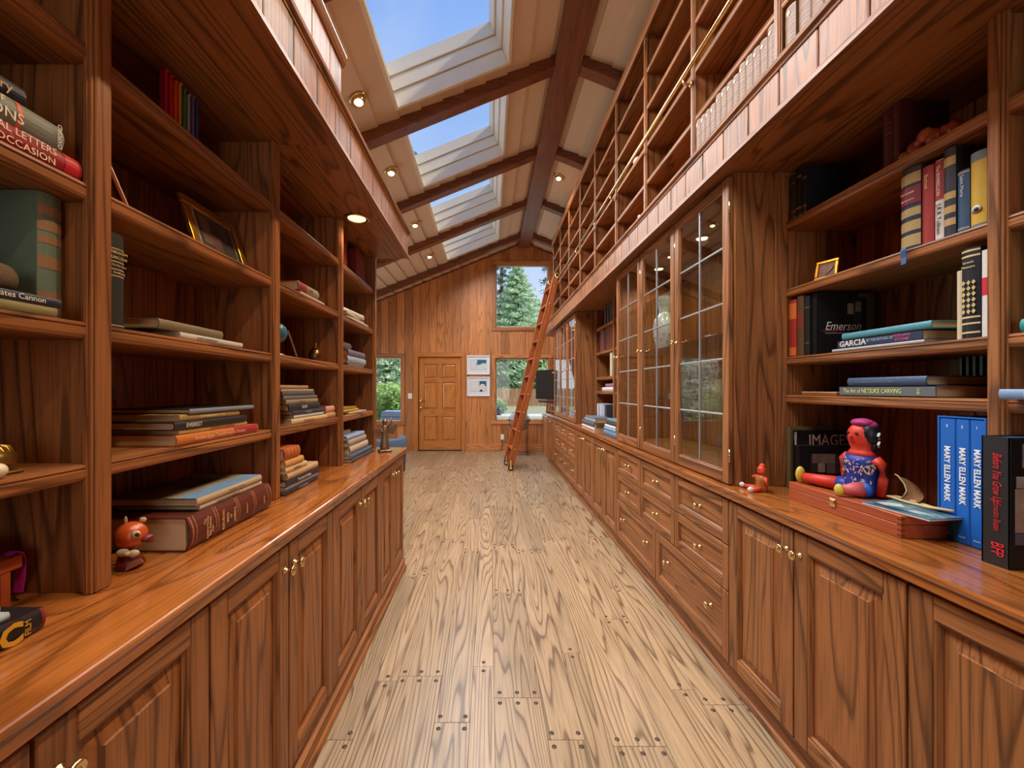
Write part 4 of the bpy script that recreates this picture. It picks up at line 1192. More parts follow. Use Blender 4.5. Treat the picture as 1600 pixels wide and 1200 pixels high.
# bronze winged statuette on the counter end
root = thing('statuette', 'bronze winged statuette standing at the far end of the left counter', 'statuette', (-.745, 2.83, CT), R(30))
root.scale = (1.2, 1.2, 1.2)
PAT = plain('patinated_bronze', (132, 110, 88), .4, .7, var=.35, scale=50)
build(MB().box(-.035, .035, -.03, .03, 0, .014, c=.003), 'base', PAT, root)
build(MB().lathe([(.026, .014), (.028, .03), (.020, .08), (.017, .11), (.022, .135), (.014, .155), (.008, .162)], 14), 'body', PAT, root)
build(MB().ball((0, 0, .176), .015, .015, .018), 'head', PAT, root)
build(MB().prism([(.01, .11), (.05, .10), (.075, .145), (.07, .165), (.04, .145), (.015, .14)], 'y', -.006, .002), 'wing', PAT, root)
build(MB().prism([(-.01, .11), (-.045, .09), (-.065, .12), (-.05, .135), (-.015, .14)], 'y', -.004, .004), 'wing', PAT, root)
build(MB().tube([(.012, -.01, .145), (.03, -.03, .165), (.028, -.034, .20)], .005, 6), 'arm', PAT, root)
build(MB().tube([(-.012, -.01, .145), (-.03, -.03, .13), (-.02, -.045, .12)], .005, 6), 'arm', PAT, root)

# ================================================================== RIGHT SIDE
XT = 1.372
Z1, Z2, Z3, Z4 = 1.3325, 1.5045, 1.8145, 2.1215
# ---- top shelf
for k, (a, b, c, h) in enumerate(((1.785, 1.815, (34, 46, 40), .2), (1.752, 1.784, (26, 26, 28), .215), (1.724, 1.75, (22, 24, 30), .19))):
    stand(1, ['dark green standing book beside the side of the glass cabinet, top shelf', 'black standing book second from the glass cabinet on the top shelf', 'black book with orange label third from the glass cabinet on the top shelf'][k], a, b, Z4, h, .18, c, XT, bands=[(.15, .2), (.8, .84)], bcol=(150, 92, 50))
stand(1, 'maroon standing book in the middle of the top right shelf', 1.385, 1.418, Z4, .21, .17, (74, 26, 26), XT + .03, bands=[(.62, .64), (.72, .73), (.80, .81)], bcol=(130, 70, 60))
stand(1, 'narrow maroon book beside the other maroon book on the top right shelf', 1.362, 1.384, Z4, .222, .17, (80, 28, 26), XT + .03, bands=[(.2, .22), (.8, .82)], bcol=(120, 60, 50))
root = thing('carved_ornament', 'carved brown scrolled wooden ornament lying on the top right shelf', 'ornament', (1.40, 1.27, Z4), R(-90))
m = MB()
for k in range(9):
    a = k / 8.0
    m.ball((-.075 + .15 * a, .012 * math.sin(a * 9), .022 + .018 * math.sin(a * PI) + .008 * math.sin(a * 17)), .016 + .007 * math.sin(a * PI), .014, .015 + .010 * abs(math.sin(a * 8)), 10, 7)
m.box(-.085, .085, -.012, .014, 0, .012, c=.003, ax='x')
build(m, 'scrolls', BOXW, root)
# ---- second shelf
r = frame('tiny gilt frame with a heart-shaped opening on the second right shelf', (1.385, 1.645, Z3 + .0004), R(-90 + 22), .082, .082, .008, .012, GILT, (120, 70, 40), .22)
m = MB().prism([(0, .018), (.02, .036), (.023, .05), (.014, .058), (0, .05), (-.014, .058), (-.023, .05), (-.02, .036)], 'y', .001, .004, M=Matrix.Rotation(-.22, 4, 'X'))
build(m, 'heart_photo', plain('photo_print', (126, 76, 50), .4, var=.5, scale=60), r)
stand(1, 'thin navy book left of the large tooled leather book on the second shelf', 1.330, 1.342, Z3, .225, .15, (38, 46, 84), XT + .02)
r = stand(1, 'large tooled navy leather book with burgundy label on the second shelf', 1.268, 1.328, Z3, .262, .2, (34, 40, 62), XT + .002, bands=[(.03, .17), (.22, .34), (.40, .50), (.80, .93)], bcol=(176, 148, 96))
spine_bands(r, .06, .0105, [(.262 * .55, .262 * .76)], (130, 40, 60), name='label')
letter(r, 'PROVERBS', .009, (0, -.0125, .18), (1, 0, 0), (0, 0, 1), (232, 200, 170), 'title'); letter(r, 'BEMELMANS', .007, (0, -.0125, .158), (1, 0, 0), (0, 0, 1), (232, 200, 170), 'title')
r = stand(1, 'red cloth standing book with gold title on the second shelf', 1.233, 1.266, Z3, .243, .17, (156, 44, 40), XT + .004, 'Burton', .016, (226, 190, 120), tz=.8)
r = stand(1, 'white and red standing novel lettered along its spine on the second shelf', 1.206, 1.231, Z3, .245, .17, (214, 206, 196), XT + .006, 'J.R.R.Tolkien', .018, (40, 36, 40), tz=.26, bands=[(.5, .99)], bcol=(160, 54, 54))
letter(r, 'The SILMARILLION', .014, (0, -.0066, .245 * .74), (0, 0, -1), (1, 0, 0), (236, 220, 210), 'title', squeeze=.8)
stand(1, 'dark leather book with gold diamond tooling on the second shelf', 1.173, 1.204, Z3, .262, .18, (44, 46, 54), XT + .002, bands=[(.12, .2), (.26, .34), (.42, .5), (.80, .9)], bcol=(186, 150, 96))
stand(1, 'short slate blue standing book on the second shelf', 1.141, 1.170, Z3, .178, .15, (48, 74, 104), XT + .004, 'Saint Marie', .014, (190, 200, 210), tz=.75, bands=[(.04, .07), (.95, .98)], bcol=(150, 150, 140))
r = stand(1, 'yellow standing book with a round emblem at the end of the second shelf', 1.102, 1.138, Z3, .212, .16, (206, 164, 52), XT + .004, bands=[(.88, 1.0), (.0, .04)], bcol=(110, 118, 112))
build(MB().lathe([(0, -.0072), (.012, -.0070)], 16, (0, 0, .05), 'y'), 'emblem', plain('spine_print', (230, 226, 214), .4), r)
build(MB().lathe([(0, -.0082), (.006, -.0080)], 12, (0, 0, .05), 'y'), 'emblem', plain('spine_print', (40, 44, 60), .4), r)
m = MB()
pts = [(1.352, Z3 + .003), (1.346, Z3 + .002), (1.342, Z3 - .006), (1.343, Z3 - .03), (1.340, Z3 - .052)]
for k in range(4):
    (a, b), (c, d) = pts[k], pts[k + 1]
    m.prism([(a, b), (c, d), (c - .0015, d), (a - .0015, b)], 'y', 1.287 - .002 * k, 1.303 - .002 * k)
solo(m, 'ribbon', plain('blue_ribbon', (34, 70, 120), .5), 'blue ribbon marker hanging over the edge of the second right shelf', 'ribbon', (1.345, 1.295, Z3 - .05))
# ---- third shelf
stand(1, 'red and orange standing book at the far end of the third right shelf', 1.780, 1.822, Z2, .255, .19, (150, 40, 30), XT, bands=[(.02, .16), (.66, .94)], bcol=(196, 96, 40))
stand(1, 'brown leather standing book beside the red and orange book', 1.742, 1.778, Z2, .265, .19, (88, 62, 36), XT + .002, bands=[(.45, .7)], bcol=(120, 50, 36))
stand(1, 'black tooled standing book beside the brown leather book', 1.714, 1.740, Z2, .255, .19, (30, 30, 28), XT + .004, bands=[(.2, .22), (.8, .82)], bcol=(110, 84, 50))
r = stand(1, 'black book with an actor portrait and script title facing out on the third shelf', 1.680, 1.711, Z2, .262, .245, (20, 20, 20), XT + .012, rounded=False)
def cover_rect(root, t, y0, y1, z0, z1, rgb, var=.3, name='cover_print', e=.0007):
    return build(MB().box(t / 2 + .0001, t / 2 + e, y0, y1, z0, z1), name, plain('cover_print', rgb, .4, var=var, scale=45), root)
cover_rect(r, .031, .17, .243, .004, .258, (96, 84, 52), .2)
cover_rect(r, .031, .10, .205, .10, .24, (26, 26, 26), .5, e=.0012)
cover_rect(r, .031, .125, .150, .17, .215, (150, 130, 112), .4, e=.0016); cover_rect(r, .031, .150, .19, .12, .19, (52, 48, 46), .5, e=.0016); cover_rect(r, .031, .158, .182, .18, .222, (140, 122, 106), .4, e=.0018)
cover_rect(r, .031, .02, .14, .099, .1015, (190, 60, 50), .1, e=.0014)
letter(r, 'Emerson', .050, (.0172, .105, .118), (0, 1, 0), (0, 0, 1), (232, 216, 200), 'title', shear=.3, squeeze=.85)
letter(r, 'Collected from the Journals', .009, (.0172, .08, .090), (0, 1, 0), (0, 0, 1), (190, 180, 170), 'title')
z = Z2
lie(1, 'thin grey magazine at the bottom of the flat stack on the third right shelf', 1.245, 1.58, z, .010, .24, (150, 152, 158), XT - .012, spine=(170, 170, 172)); z += .0106
r = lie(1, 'dark blue book with large white and pink lettering on the third right shelf', 1.257, 1.563, z, .032, .23, (40, 44, 70), XT - .006, 'GARCIA', .030, (206, 200, 196), .79, bold=.0008, rounded=False)
letter(r, 'BY THE EDITORS OF', .013, (.003, -.0016, .306 * .45), (0, 0, -1), (1, 0, 0), (160, 180, 206), 'title', squeeze=.8)
letter(r, 'ROLLING', .013, (.007, -.0016, .306 * .20), (0, 0, -1), (1, 0, 0), (206, 90, 140), 'title'); letter(r, 'STONE', .014, (-.007, -.0016, .306 * .20), (0, 0, -1), (1, 0, 0), (206, 90, 140), 'title')
z += .0326
lie(1, 'teal book on top of the flat stack on the third right shelf', 1.231, 1.543, z, .024, .22, (70, 134, 144), XT - .004)
stand(1, 'narrow cream standing book beside the big black gilt book', 1.160, 1.172, Z2, .2, .17, (206, 188, 154), XT + .004)
r = stand(1, 'big black standing book with dense gilt spine on the third shelf', 1.114, 1.158, Z2, .256, .2, (22, 24, 32), XT + .002, bands=[(.05, .07), (.15, .17), (.22, .24), (.90, .92), (.96, .98)], bcol=(214, 186, 130))
m = MB()
for zz in range(6):
    for xx in range(3):
        cx, cz = -.012 + xx * .012, .075 + zz * .0165
        m.prism([(cx, cz - .007), (cx + .005, cz), (cx, cz + .007), (cx - .005, cz)], 'y', -.0085, -.0078)
build(m, 'gilt_tooling', plain('gilt_print', (226, 200, 140), .35, .6), r)
letter(r, "Grant's", .009, (0, -.0092, .215), (1, 0, 0), (0, 0, 1), (226, 200, 140), 'title'); letter(r, 'Memoirs', .009, (0, -.0092, .202), (1, 0, 0), (0, 0, 1), (226, 200, 140), 'title')
stand(1, 'white and red standing book at the near end of the third shelf', 1.092, 1.112, Z2, .24, .17, (214, 206, 196), XT + .003, bands=[(.48, .68)], bcol=(196, 44, 60))
# ---- fourth shelf
root = thing('flat_box', 'thin flat wooden box at the far end of the fourth right shelf', 'box', (1.372, 1.575, Z1))
build(MB().box(0, .1, 0, .175, .0004, .009, c=.001, ax='y'), 'base', BOXW, root); build(MB().box(-.001, .101, -.001, .176, .0092, .015, c=.001, ax='y'), 'lid', plain('pale_label', (176, 150, 112), .5, var=.3), root)
r = lie(1, 'grey boxed book with yellow-green title on the fourth right shelf', 1.222, 1.557, Z1, .037, .23, (96, 100, 104), XT - .004, None, rounded=False)
letter(r, 'The Art of NETSUKE CARVING', .0225, (0, -.0016, .335 * .62), (0, 0, -1), (1, 0, 0), (214, 222, 120), 'title', squeeze=.72)
letter(r, '根付', .010, (0, -.0016, .335 * .14), (1, 0, 0), (0, 0, 1), (214, 222, 120), 'title')
lie(1, 'slate blue cloth book lying on the grey boxed book', 1.247, 1.52, Z1 + .0376, .030, .21, (58, 78, 104), XT - .002, 'The Book of Common Tales', .012, (110, 124, 146), .62)
for k in range(14):
    y = 1.09 + k * .019 + (.02 if k > 5 else 0)
    stand(1, 'slim green pamphlet, %s from the near end at the back of the fourth shelf' % ORD[k], y, y + .012, Z1, .150 - .012 * abs(math.sin(k * 1.7)), .04, (60 + 14 * (k % 3), 106 + 10 * (k % 2), 66), 1.612, group='green pamphlets at the back of the fourth shelf', rounded=False)
# ---- counter: standing picture books, dolls, wooden box
stand(1, 'olive-brown standing book behind the black pictorial book on the right counter', 1.79, 1.815, CT, .275, .2, (96, 80, 48), XT - .02)
r = stand(1, 'black pictorial book with large pink-grey title facing out behind the dolls', 1.755, 1.787, CT, .262, .26, (14, 14, 16), XT - .01, 'VIZZARI', .016, (220, 214, 206), tz=.86, rounded=False)
letter(r, 'IMAGES', .070, (.0172, .135, .218), (0, 1, 0), (0, 0, 1), (190, 150, 136), 'title', squeeze=.78)
r = stand(1, 'dark photograph book with two figures on its cover behind the small doll', 1.722, 1.752, CT, .20, .245, (18, 20, 20), XT - .028, rounded=False)
for (y0, y1, z0, z1, c) in ((.045, .175, .02, .165, (52, 44, 38)), (.05, .15, .125, .165, (120, 96, 84)), (.075, .105, .085, .125, (150, 126, 112)), (.06, .12, .02, .085, (112, 94, 84)), (.115, .15, .08, .13, (100, 80, 66)), (.125, .17, .02, .08, (70, 60, 48))):
    cover_rect(r, .030, y0, y1, z0, z1, c, .5, e=.0008 + .0003 * z0 * 10)
# wooden box
bx0, bx1, by0, by1 = 1.225, 1.40, 1.185, 1.63
root = thing('wooden_box', 'long reddish wooden box with brass clasp on the right counter', 'box', (bx0, by0, CT))
build(MB().box(bx0, bx1, by0, by1, CT + .0005, CT + .040, c=.0015, ax='y', tone=.5), 'base', BOXW, root, True)
build(MB().box(bx0, bx1, by0, by1, CT + .0412, CT + .068, c=.0015, ax='y', tone=.6), 'lid', BOXW, root, True)
cl = MB().box(bx0 - .004, bx0, 1.408, 1.432, CT + .026, CT + .056, c=.001); cl.box(bx0 - .006, bx0 - .004, 1.412, 1.428, CT + .038, CT + .052, c=.001)
build(cl, 'clasp', BRASS, root, True)
for k in range(4):
    build(MB().box(bx0 - .0004, bx0 + .01, by0 - .0004, by0 + .012, CT + .006 + k * .016, CT + .013 + k * .016), 'corner_joint', plain('end_grain', (110, 46, 22), .5), root, True)
BT = CT + .0685
# big doll
RED = plain('painted_red', (206, 54, 34), .5, var=.2, scale=25)
PINK = plain('painted_pink', (206, 92, 92), .5, var=.2, scale=25)
BLUE = plain('painted_blue', (28, 50, 140), .5, var=.25, scale=25)
YEL = plain('painted_yellow', (206, 180, 64), .5, var=.25, scale=40)
DARKH = plain('painted_black_hair', (22, 18, 22), .4)
GOLDP = plain('painted_gold', (220, 176, 130), .5, var=.3, scale=70)
WHT = plain('painted_white', (220, 214, 206), .5)
def ring_body(mb, rings, n=14, mat=0):
    """rings: (cx, cy, cz, rx, ry) stacked upwards"""
    v, f = [], []
    for (cx, cy, cz, rx, ry) in rings:
        for i in range(n):
            a = 2 * PI * i / n
            v.append((cx + rx * math.cos(a), cy + ry * math.sin(a), cz))
    for j in range(len(rings) - 1):
        for i in range(n):
            f.append((j * n + i, j * n + (i + 1) % n, (j + 1) * n + (i + 1) % n, (j + 1) * n + i))
    f.append(tuple(range(n))[::-1]); f.append(tuple(range((len(rings) - 1) * n, len(rings) * n)))
    return mb.add(v, f, 'z', mat, True)
DX, DY = 1.325, 1.42
root = thing('painted_doll', 'large painted papier-mache doll in blue floral bodice sitting on the wooden box', 'doll', (DX, DY, BT))
m = ring_body(MB(), [(0, 0, .002, .040, .042), (0, 0, .03, .046, .050), (0, 0, .06, .042, .046), (0, 0, .10, .044, .050), (0, 0, .125, .046, .054), (0, 0, .145, .036, .044)])
build(m, 'torso', BLUE, root)
m = ring_body(MB(), [(0, 0, .143, .037, .046), (0, 0, .156, .030, .036), (0, 0, .166, .026, .030), (0, 0, .18, .032, .034), (-.002, 0, .205, .036, .036), (-.002, 0, .232, .034, .034), (0, 0, .252, .022, .022)])
head = build(m, 'head', RED, root)
build(MB().ball((.012, -.012, .218), .036, .036, .048).ball((.018, -.018, .18), .018, .022, .03), 'hair', DARKH, root)
build(MB().ball((0, -.004, .258), .030, .034, .016).ball((.012, -.02, .25), .022, .022, .016), 'headdress', plain('magenta_band', (160, 40, 100), .6, var=.5, scale=80), root)
fx = Vector((-.036, -.010, 0))
m = MB().ball((-.034, -.018, .222), .004, .006, .004).ball((-.036, .012, .222), .004, .006, .004)
build(m, 'eyes', DARKH, root)
build(MB().ball((-.040, -.002, .209), .006, .005, .009), 'nose', RED, root)
build(MB().ball((-.035, -.003, .194), .004, .009, .003), 'mouth', plain('lip_red', (150, 20, 24), .4), root)
build(MB().tube([(.018, -.048, .225), (.010, -.052, .215), (.016, -.05, .205)], .004, 6).tube([(.02, -.046, .196), (.012, -.05, .186), (.018, -.046, .176)], .004, 6), 'earring', WHT, root)
deco = MB()
random.seed(5)
for k in range(110):
    a = PI + random.uniform(-1.5, 1.5); zz = random.choice((random.uniform(.08, .138), random.uniform(.085, .138), random.uniform(.02, .1)))
    rx, ry = (.0455, .052)
    c = Vector((rx * math.cos(a), ry * math.sin(a), zz)); s_ = random.uniform(.004, .009); q = random.uniform(0, PI)
    tdir = Vector((-math.sin(a), math.cos(a), 0))
    d1 = (tdir * math.cos(q) + Vector((0, 0, 1)) * math.sin(q)) * s_
    d2 = (tdir * -math.sin(q) + Vector((0, 0, 1)) * math.cos(q)) * s_ * .38
    nn = Vector((math.cos(a), math.sin(a), 0)) * .0022
    deco.add([tuple(c + d1 + nn), tuple(c + d2 + nn * 1.4), tuple(c - d1 + nn), tuple(c - d2 + nn * 1.4)], [(0, 1, 2, 3)])
build(deco, 'floral_pattern', GOLDP, root)
def limb(root, name, pts, r0, r1, mat):
    return build(MB().tube(pts, r0, 12, r_end=r1), name, mat, root)
limb(root, 'arm', [(.0, -.052, .136), (.008, -.066, .12), (.014, -.066, .07), (.010, -.058, .012)], .016, .012, RED)
limb(root, 'arm', [(.0, .05, .136), (-.004, .066, .12), (.004, .07, .075), (.0, .064, .02)], .015, .012, RED)
limb(root, 'thigh', [(-.01, .024, .026), (-.03, .06, .028)], .029, .028, BLUE)
limb(root, 'leg', [(-.028, .056, .028), (-.05, .12, .026), (-.066, .168, .026)], .026, .018, RED)
build(MB().ball((-.072, .186, .034), .018, .012, .032), 'shoe', YEL, root)
limb(root, 'thigh', [(-.012, -.028, .026), (-.034, -.034, .028)], .029, .028, plain('bright_blue', (30, 80, 170), .5))
limb(root, 'leg', [(-.032, -.032, .028), (-.06, -.026, .026), (-.084, -.020, .022)], .027, .016, PINK)
build(MB().ball((-.094, -.018, .022), .014, .016, .022), 'shoe', YEL, root)
# small doll
root = thing('painted_doll', 'small orange painted doll sitting on the counter in front of the box', 'doll', (1.185, 1.735, CT))
ORED = plain('painted_orange', (214, 70, 36), .5, var=.25, scale=50)
build(ring_body(MB(), [(0, 0, .001, .020, .021), (0, 0, .02, .022, .024), (0, 0, .045, .020, .024), (0, 0, .062, .022, .028), (0, 0, .070, .012, .014), (0, 0, .076, .010, .011)]), 'torso', plain('ochre_print', (170, 96, 40), .5, var=.8, scale=140), root)
build(ring_body(MB(), [(0, 0, .072, .013, .014), (0, 0, .085, .016, .017), (0, 0, .102, .016, .016), (0, 0, .112, .008, .008)]), 'head', ORED, root)
build(MB().ball((.003, 0, .112), .011, .012, .010), 'hair', ORED, root)
build(MB().ball((-.015, -.005, .096), .002, .0025, .002).ball((-.015, .006, .096), .002, .0025, .002), 'eyes', DARKH, root)
build(MB().tube([(0, .025, .064), (-.004, .038, .056), (-.012, .044, .058)], .007, 8), 'arm', ORED, root)
build(MB().tube([(0, -.025, .064), (-.002, -.034, .05), (0, -.034, .03)], .007, 8), 'arm', ORED, root)
build(MB().tube([(-.012, .010, .014), (-.025, .035, .012), (-.035, .06, .012)], .011, 9, r_end=.009), 'leg', ORED, root)
build(MB().tube([(-.012, -.010, .014), (-.035, -.016, .012), (-.05, -.018, .012)], .011, 9, r_end=.009), 'leg', ORED, root)
build(MB().ball((-.040, .072, .013), .010, .014, .012), 'shoe', WHT, root)
build(MB().ball((-.060, -.019, .013), .013, .010, .012), 'shoe', WHT, root)
# magazine and bark boat on the box
root = thing('magazine', 'glossy blue-green magazine lying open-faced on the wooden box', 'magazine', (1.30, 1.265, BT), R(-90 + 8))
build(MB().box(-.055, .125, -.068, .062, .0005, .007, c=.001), 'pages', plain('paper_edge', (214, 212, 204), .6), root)
build(MB().box(-.056, .126, -.069, .063, .0072, .0085), 'cover', plain('marine_cover', (96, 140, 156), .15, var=.8, scale=22, coat=.6), root)
for k, (a, b, c, d, rgb) in enumerate(((-.04, .02, -.03, .02, (206, 214, 200)), (.03, .1, .0, .045, (60, 92, 112)), (-.03, .09, -.06, -.045, (34, 66, 92)), (.05, .11, -.035, -.015, (176, 196, 190)))):
    build(MB().prism([(a, c), ((a + b) / 2, c - .008), (b, (c + d) / 2), ((a + b) / 2, d), (a + .005, (c + d) / 2 + .004)], 'z', .0086, .0090 + .0002 * k), 'cover_print', plain('cover_print', rgb, .2, var=.4, scale=40), root)
root = thing('bark_boat', 'small bark sailing boat with a curved sail on the magazine', 'ornament', (1.352, 1.28, BT + .0098), R(-90))
BARK = plain('bark', (136, 92, 54), .7, var=.5, scale=90)
STRAW = plain('straw', (206, 172, 120), .7, var=.2)
v = []
nx, nz = 6, 6
for j in range(nz + 1):
    for i in range(nx + 1):
        u, w = i / nx, j / nz
        v.append((-.026 + .046 * u - .010 * w + .010 * math.sin(PI * w) + .012 * u * w, .012 * math.sin(u * PI) + .01 * math.sin(PI * w), .006 + .074 * w * (1 - .34 * u)))
f = [(j * (nx + 1) + i, j * (nx + 1) + i + 1, (j + 1) * (nx + 1) + i + 1, (j + 1) * (nx + 1) + i) for j in range(nz) for i in range(nx)]
v2 = [(x, y + .0015, z) for x, y, z in v]
m = MB().add(v, f, smooth=True).add(v2, [q[::-1] for q in f], smooth=True)
build(m, 'sail', BARK, root)
build(MB().tube([(-.048, .0, .084), (-.038, 0, .080), (-.027, .008, .058), (-.018, .008, .035), (-.027, 0, .006)], .0022, 6), 'mast', STRAW, root)
build(MB().tube([(-.075, -.004, .004), (-.05, -.012, .008), (-.01, -.014, .006), (.06, -.006, .005), (.12, .0, .012)], .004, 7).tube([(-.075, -.004, .004), (-.05, .012, .008), (0, .014, .006), (.06, .006, .005), (.12, .0, .012)], .004, 7), 'hull', STRAW, root)
# blue three-volume set in slipcase
root = thing('book_set', 'bright blue slipcase with three tall blue volumes on the right counter', 'book', (1.36, 1.150, CT), R(-90))
CB = plain('royal_blue_cloth', (20, 100, 190), .5, var=.08)
t, h, d = .110, .362, .25
m = MB().box(-t / 2 - .004, -t / 2, 0, d, .0005, h + .004).box(t / 2, t / 2 + .004, 0, d, .0005, h + .004).box(-t / 2, t / 2, 0, d, h, h + .004).box(-t / 2, t / 2, d - .004, d, .001, h)
build(m, 'slipcase', CB, root)
for k, (a, b) in enumerate(((-.055, -.015), (-.0135, .0195), (.021, .055))):
    vo = build(MB().box(a, b, .002, d - .006, .001, h - .002, c=.002), 'volume', CB, root)
    cx = (a + b) / 2
    letter(vo, 'MARY ELLEN MARK', .021, (cx, .0008, h * .54), (0, 0, -1), (1, 0, 0), (240, 244, 248), 'title', squeeze=.9, bold=.0006)
    letter(vo, str(3 - k), .012, (cx, .0008, h * .93), (1, 0, 0), (0, 0, 1), (240, 244, 248), 'volume_number')
    letter(vo, 'Steidl', .007, (cx, .0008, h * .055), (1, 0, 0), (0, 0, 1), (200, 220, 236), 'publisher')
# black book with red lettering in front
r = stand(1, 'large black photograph book with red lettering at the near end of the right counter', .980, 1.036, CT, .326, .25, (34, 34, 36), 1.280, rounded=False, pages=cover_mat((60, 110, 160)))
letter(r, 'Before You Grow Up', .026, (.004, -.0016, .326 * .68), (0, 0, -1), (1, 0, 0), (214, 44, 52), 'title', squeeze=.55, shear=.35)
letter(r, 'Ernesto Bazan', .020, (.004, -.0016, .326 * .38), (0, 0, -1), (1, 0, 0), (190, 40, 48), 'title', squeeze=.62)
letter(r, 'BFP', .036, (.004, -.0016, .326 * .13), (0, 0, -1), (1, 0, 0), (224, 44, 56), 'title', squeeze=.62)
for (y0, y1, z0, z1, c) in ((.004, .20, .0, .322, (20, 20, 20)), (.015, .07, .20, .23, (150, 140, 130)), (.03, .075, .25, .31, (120, 116, 112)), (.012, .06, .09, .20, (150, 126, 112)), (.012, .05, .06, .09, (84, 84, 96))):
    cover_rect(r, .056, y0, y1, z0 + .002, z1, c, .5, e=.0008 + .0005 * (c[0] > 50) + .00001 * c[1])
# ---- items in the nearest right bay at the frame edge
lie(1, 'teal book lettered in white at the right frame edge on the third shelf', .72, 1.024, Z2, .034, .2, (40, 140, 136), XT - .004, 'ALICE', .022, (232, 240, 236), .82)
lie(1, 'blue-grey book jutting from the fourth shelf at the right frame edge', .72, 1.028, Z1, .026, .24, (116, 146, 178), XT - .055, 'HOMER', .018, (196, 214, 230), .74)
solo(MB().ball((1.42, .985, Z1 + .027 + .03), .03), 'red_ball', plain('red_lacquer', (206, 26, 30), .2, coat=.5), 'glossy red ball at the right frame edge above the blue-grey book', 'ball', (1.42, .985, Z1 + .027))
# ---- uniform leather volumes in the upper bookcase
LEA = (118, 78, 56)
def volume(y, t, h, grp, lb):
    r = stand(1, lb, y, y + t, 2.6405, h, .2, LEA, 1.222, bands=[(.98 - .03 * k, .987 - .03 * k) for k in (0, 5, 7, 9, 13, 15, 17, 19, 21)], bcol=(206, 170, 110), group=grp)
    build(MB().ball((0, -t * .16 - .001, h * .90), t * .16, .002, t * .2), 'gilt_crest', plain('gilt_print', (230, 204, 150), .3, .7), r)
ys = 1.70
for k in range(13):
    t = .047 if k % 3 else .051
    volume(ys, t, .288 - .006 * ((k * 7) % 4), 'matching gilt leather volumes in the upper bookcase', 'tan leather gilt volume, %s from the near end of the long upper row' % ORD[k])
    ys += t + .002
ys = 1.645
for k in range(9):
    t = .056
    volume(ys - t, t, .288 - .02 * (k == 0), 'thicker gilt leather volumes at the top frame edge', 'thick tan leather volume, %s from the far end of the topmost near row' % ORD[k])
    ys -= t + .003 + (.014 if k == 0 else 0)
# plate, small vase in the upper shelves
root = thing('china_plate', 'blue and white china plate standing in the upper bookcase', 'plate', (1.235, 4.62, 3.2558), R(-90))
M = Matrix.Translation((0, 0, .105)) @ Matrix.Rotation(R(-14), 4, 'X')
build(MB().lathe([(0, .012), (.06, .010), (.10, .0), (.105, .002), (.10, .006), (.06, .016), (0, .018)], 24, axis='y', M=M), 'dish', plain('blue_china', (70, 104, 160), .15, var=.6, scale=30, coat=.5), root)
m = MB()
for k in range(8):
    a = k * PI / 4
    m.ball((.078 * math.cos(a), .003, .078 * math.sin(a)), .012, .003, .018, 8, 6, M=M)
build(m, 'petal_pattern', plain('white_glaze', (220, 228, 236), .15), root)
root = thing('white_figurine', 'small white figurine standing low in the upper bookcase', 'figurine', (1.235, 3.28, 2.6405))
build(MB().lathe([(0, 0), (.02, 0), (.016, .02), (.012, .08), (.018, .1), (.008, .12)], 12), 'body', WHT, root); build(MB().ball((0, 0, .135), .014, .014, .018), 'head', WHT, root)
root = thing('shell_ornament', 'pale shell lying on a middle shelf of the upper bookcase', 'ornament', (1.235, 3.35, 3.2558))
build(MB().ball((0, 0, .022), .022, .05, .022).ball((0, .03, .03), .014, .02, .014), 'shell', plain('pale_shell', (214, 196, 170), .4, var=.2), root)

# ---- glass cabinet contents
root = thing('floral_vase', 'tall white floral vase behind the leaded glass doors', 'vase', (1.295, 2.95, 1.6405))
VAS = plain('vase_white', (214, 220, 212), .2, var=.06, coat=.5)
build(MB().lathe([(0, 0), (.045, 0), (.05, .01), (.075, .10), (.082, .17), (.07, .235), (.045, .265), (.036, .29), (.045, .33), (.06, .36), (.05, .40), (.042, .402), (.04, .36)], 24), 'body', VAS, root)
m = MB(); random.seed(9)
for k in range(40):
    a, zz = random.uniform(0, 2 * PI), random.uniform(.03, .24)
    rr = .05 + .03 * math.sin(min(1, zz / .2) * PI * .6) + .001
    s_ = random.uniform(.008, .016)
    rr = .046 + (.083 - .046) * math.sin(min(zz / .17, 1.0) * PI / 2) if zz < .17 else .083 - (zz - .17) * .25
    c = Vector((rr * math.cos(a), rr * math.sin(a), zz)); tdir = Vector((-math.sin(a), math.cos(a), 0)); nn = Vector((math.cos(a), math.sin(a), 0)) * .003
    m.add([tuple(c + nn + tdir * s_), tuple(c + nn * 1.4 + Vector((0, 0, s_ * .6))), tuple(c + nn - tdir * s_), tuple(c + nn * 1.4 - Vector((0, 0, s_ * .6)))], [(0, 1, 2, 3)])
build(m, 'leaf_pattern', plain('green_glaze', (74, 104, 84), .3, var=.4, scale=30), root)
root = thing('purple_bowl', 'small purple glass bowl on a stand in the nearer glass cabinet', 'bowl', (1.50, 2.90, 1.6405))
build(MB().lathe([(.02, 0), (.018, .004), (.006, .008), (.006, .02), (.03, .026), (.045, .045), (.042, .06), (.03, .062)], 18), 'bowl', plain('purple_glass', (66, 34, 92), .1, coat=.8), root)
root = thing('glass_decanter', 'clear cut-glass dish in the nearer glass cabinet', 'dish', (1.48, 2.62, 1.6405))
build(MB().lathe([(.03, 0), (.012, .006), (.012, .03), (.05, .05), (.06, .07), (.056, .07)], 16), 'dish', plain('cut_glass', (170, 150, 150), .1, .3, var=.3), root)
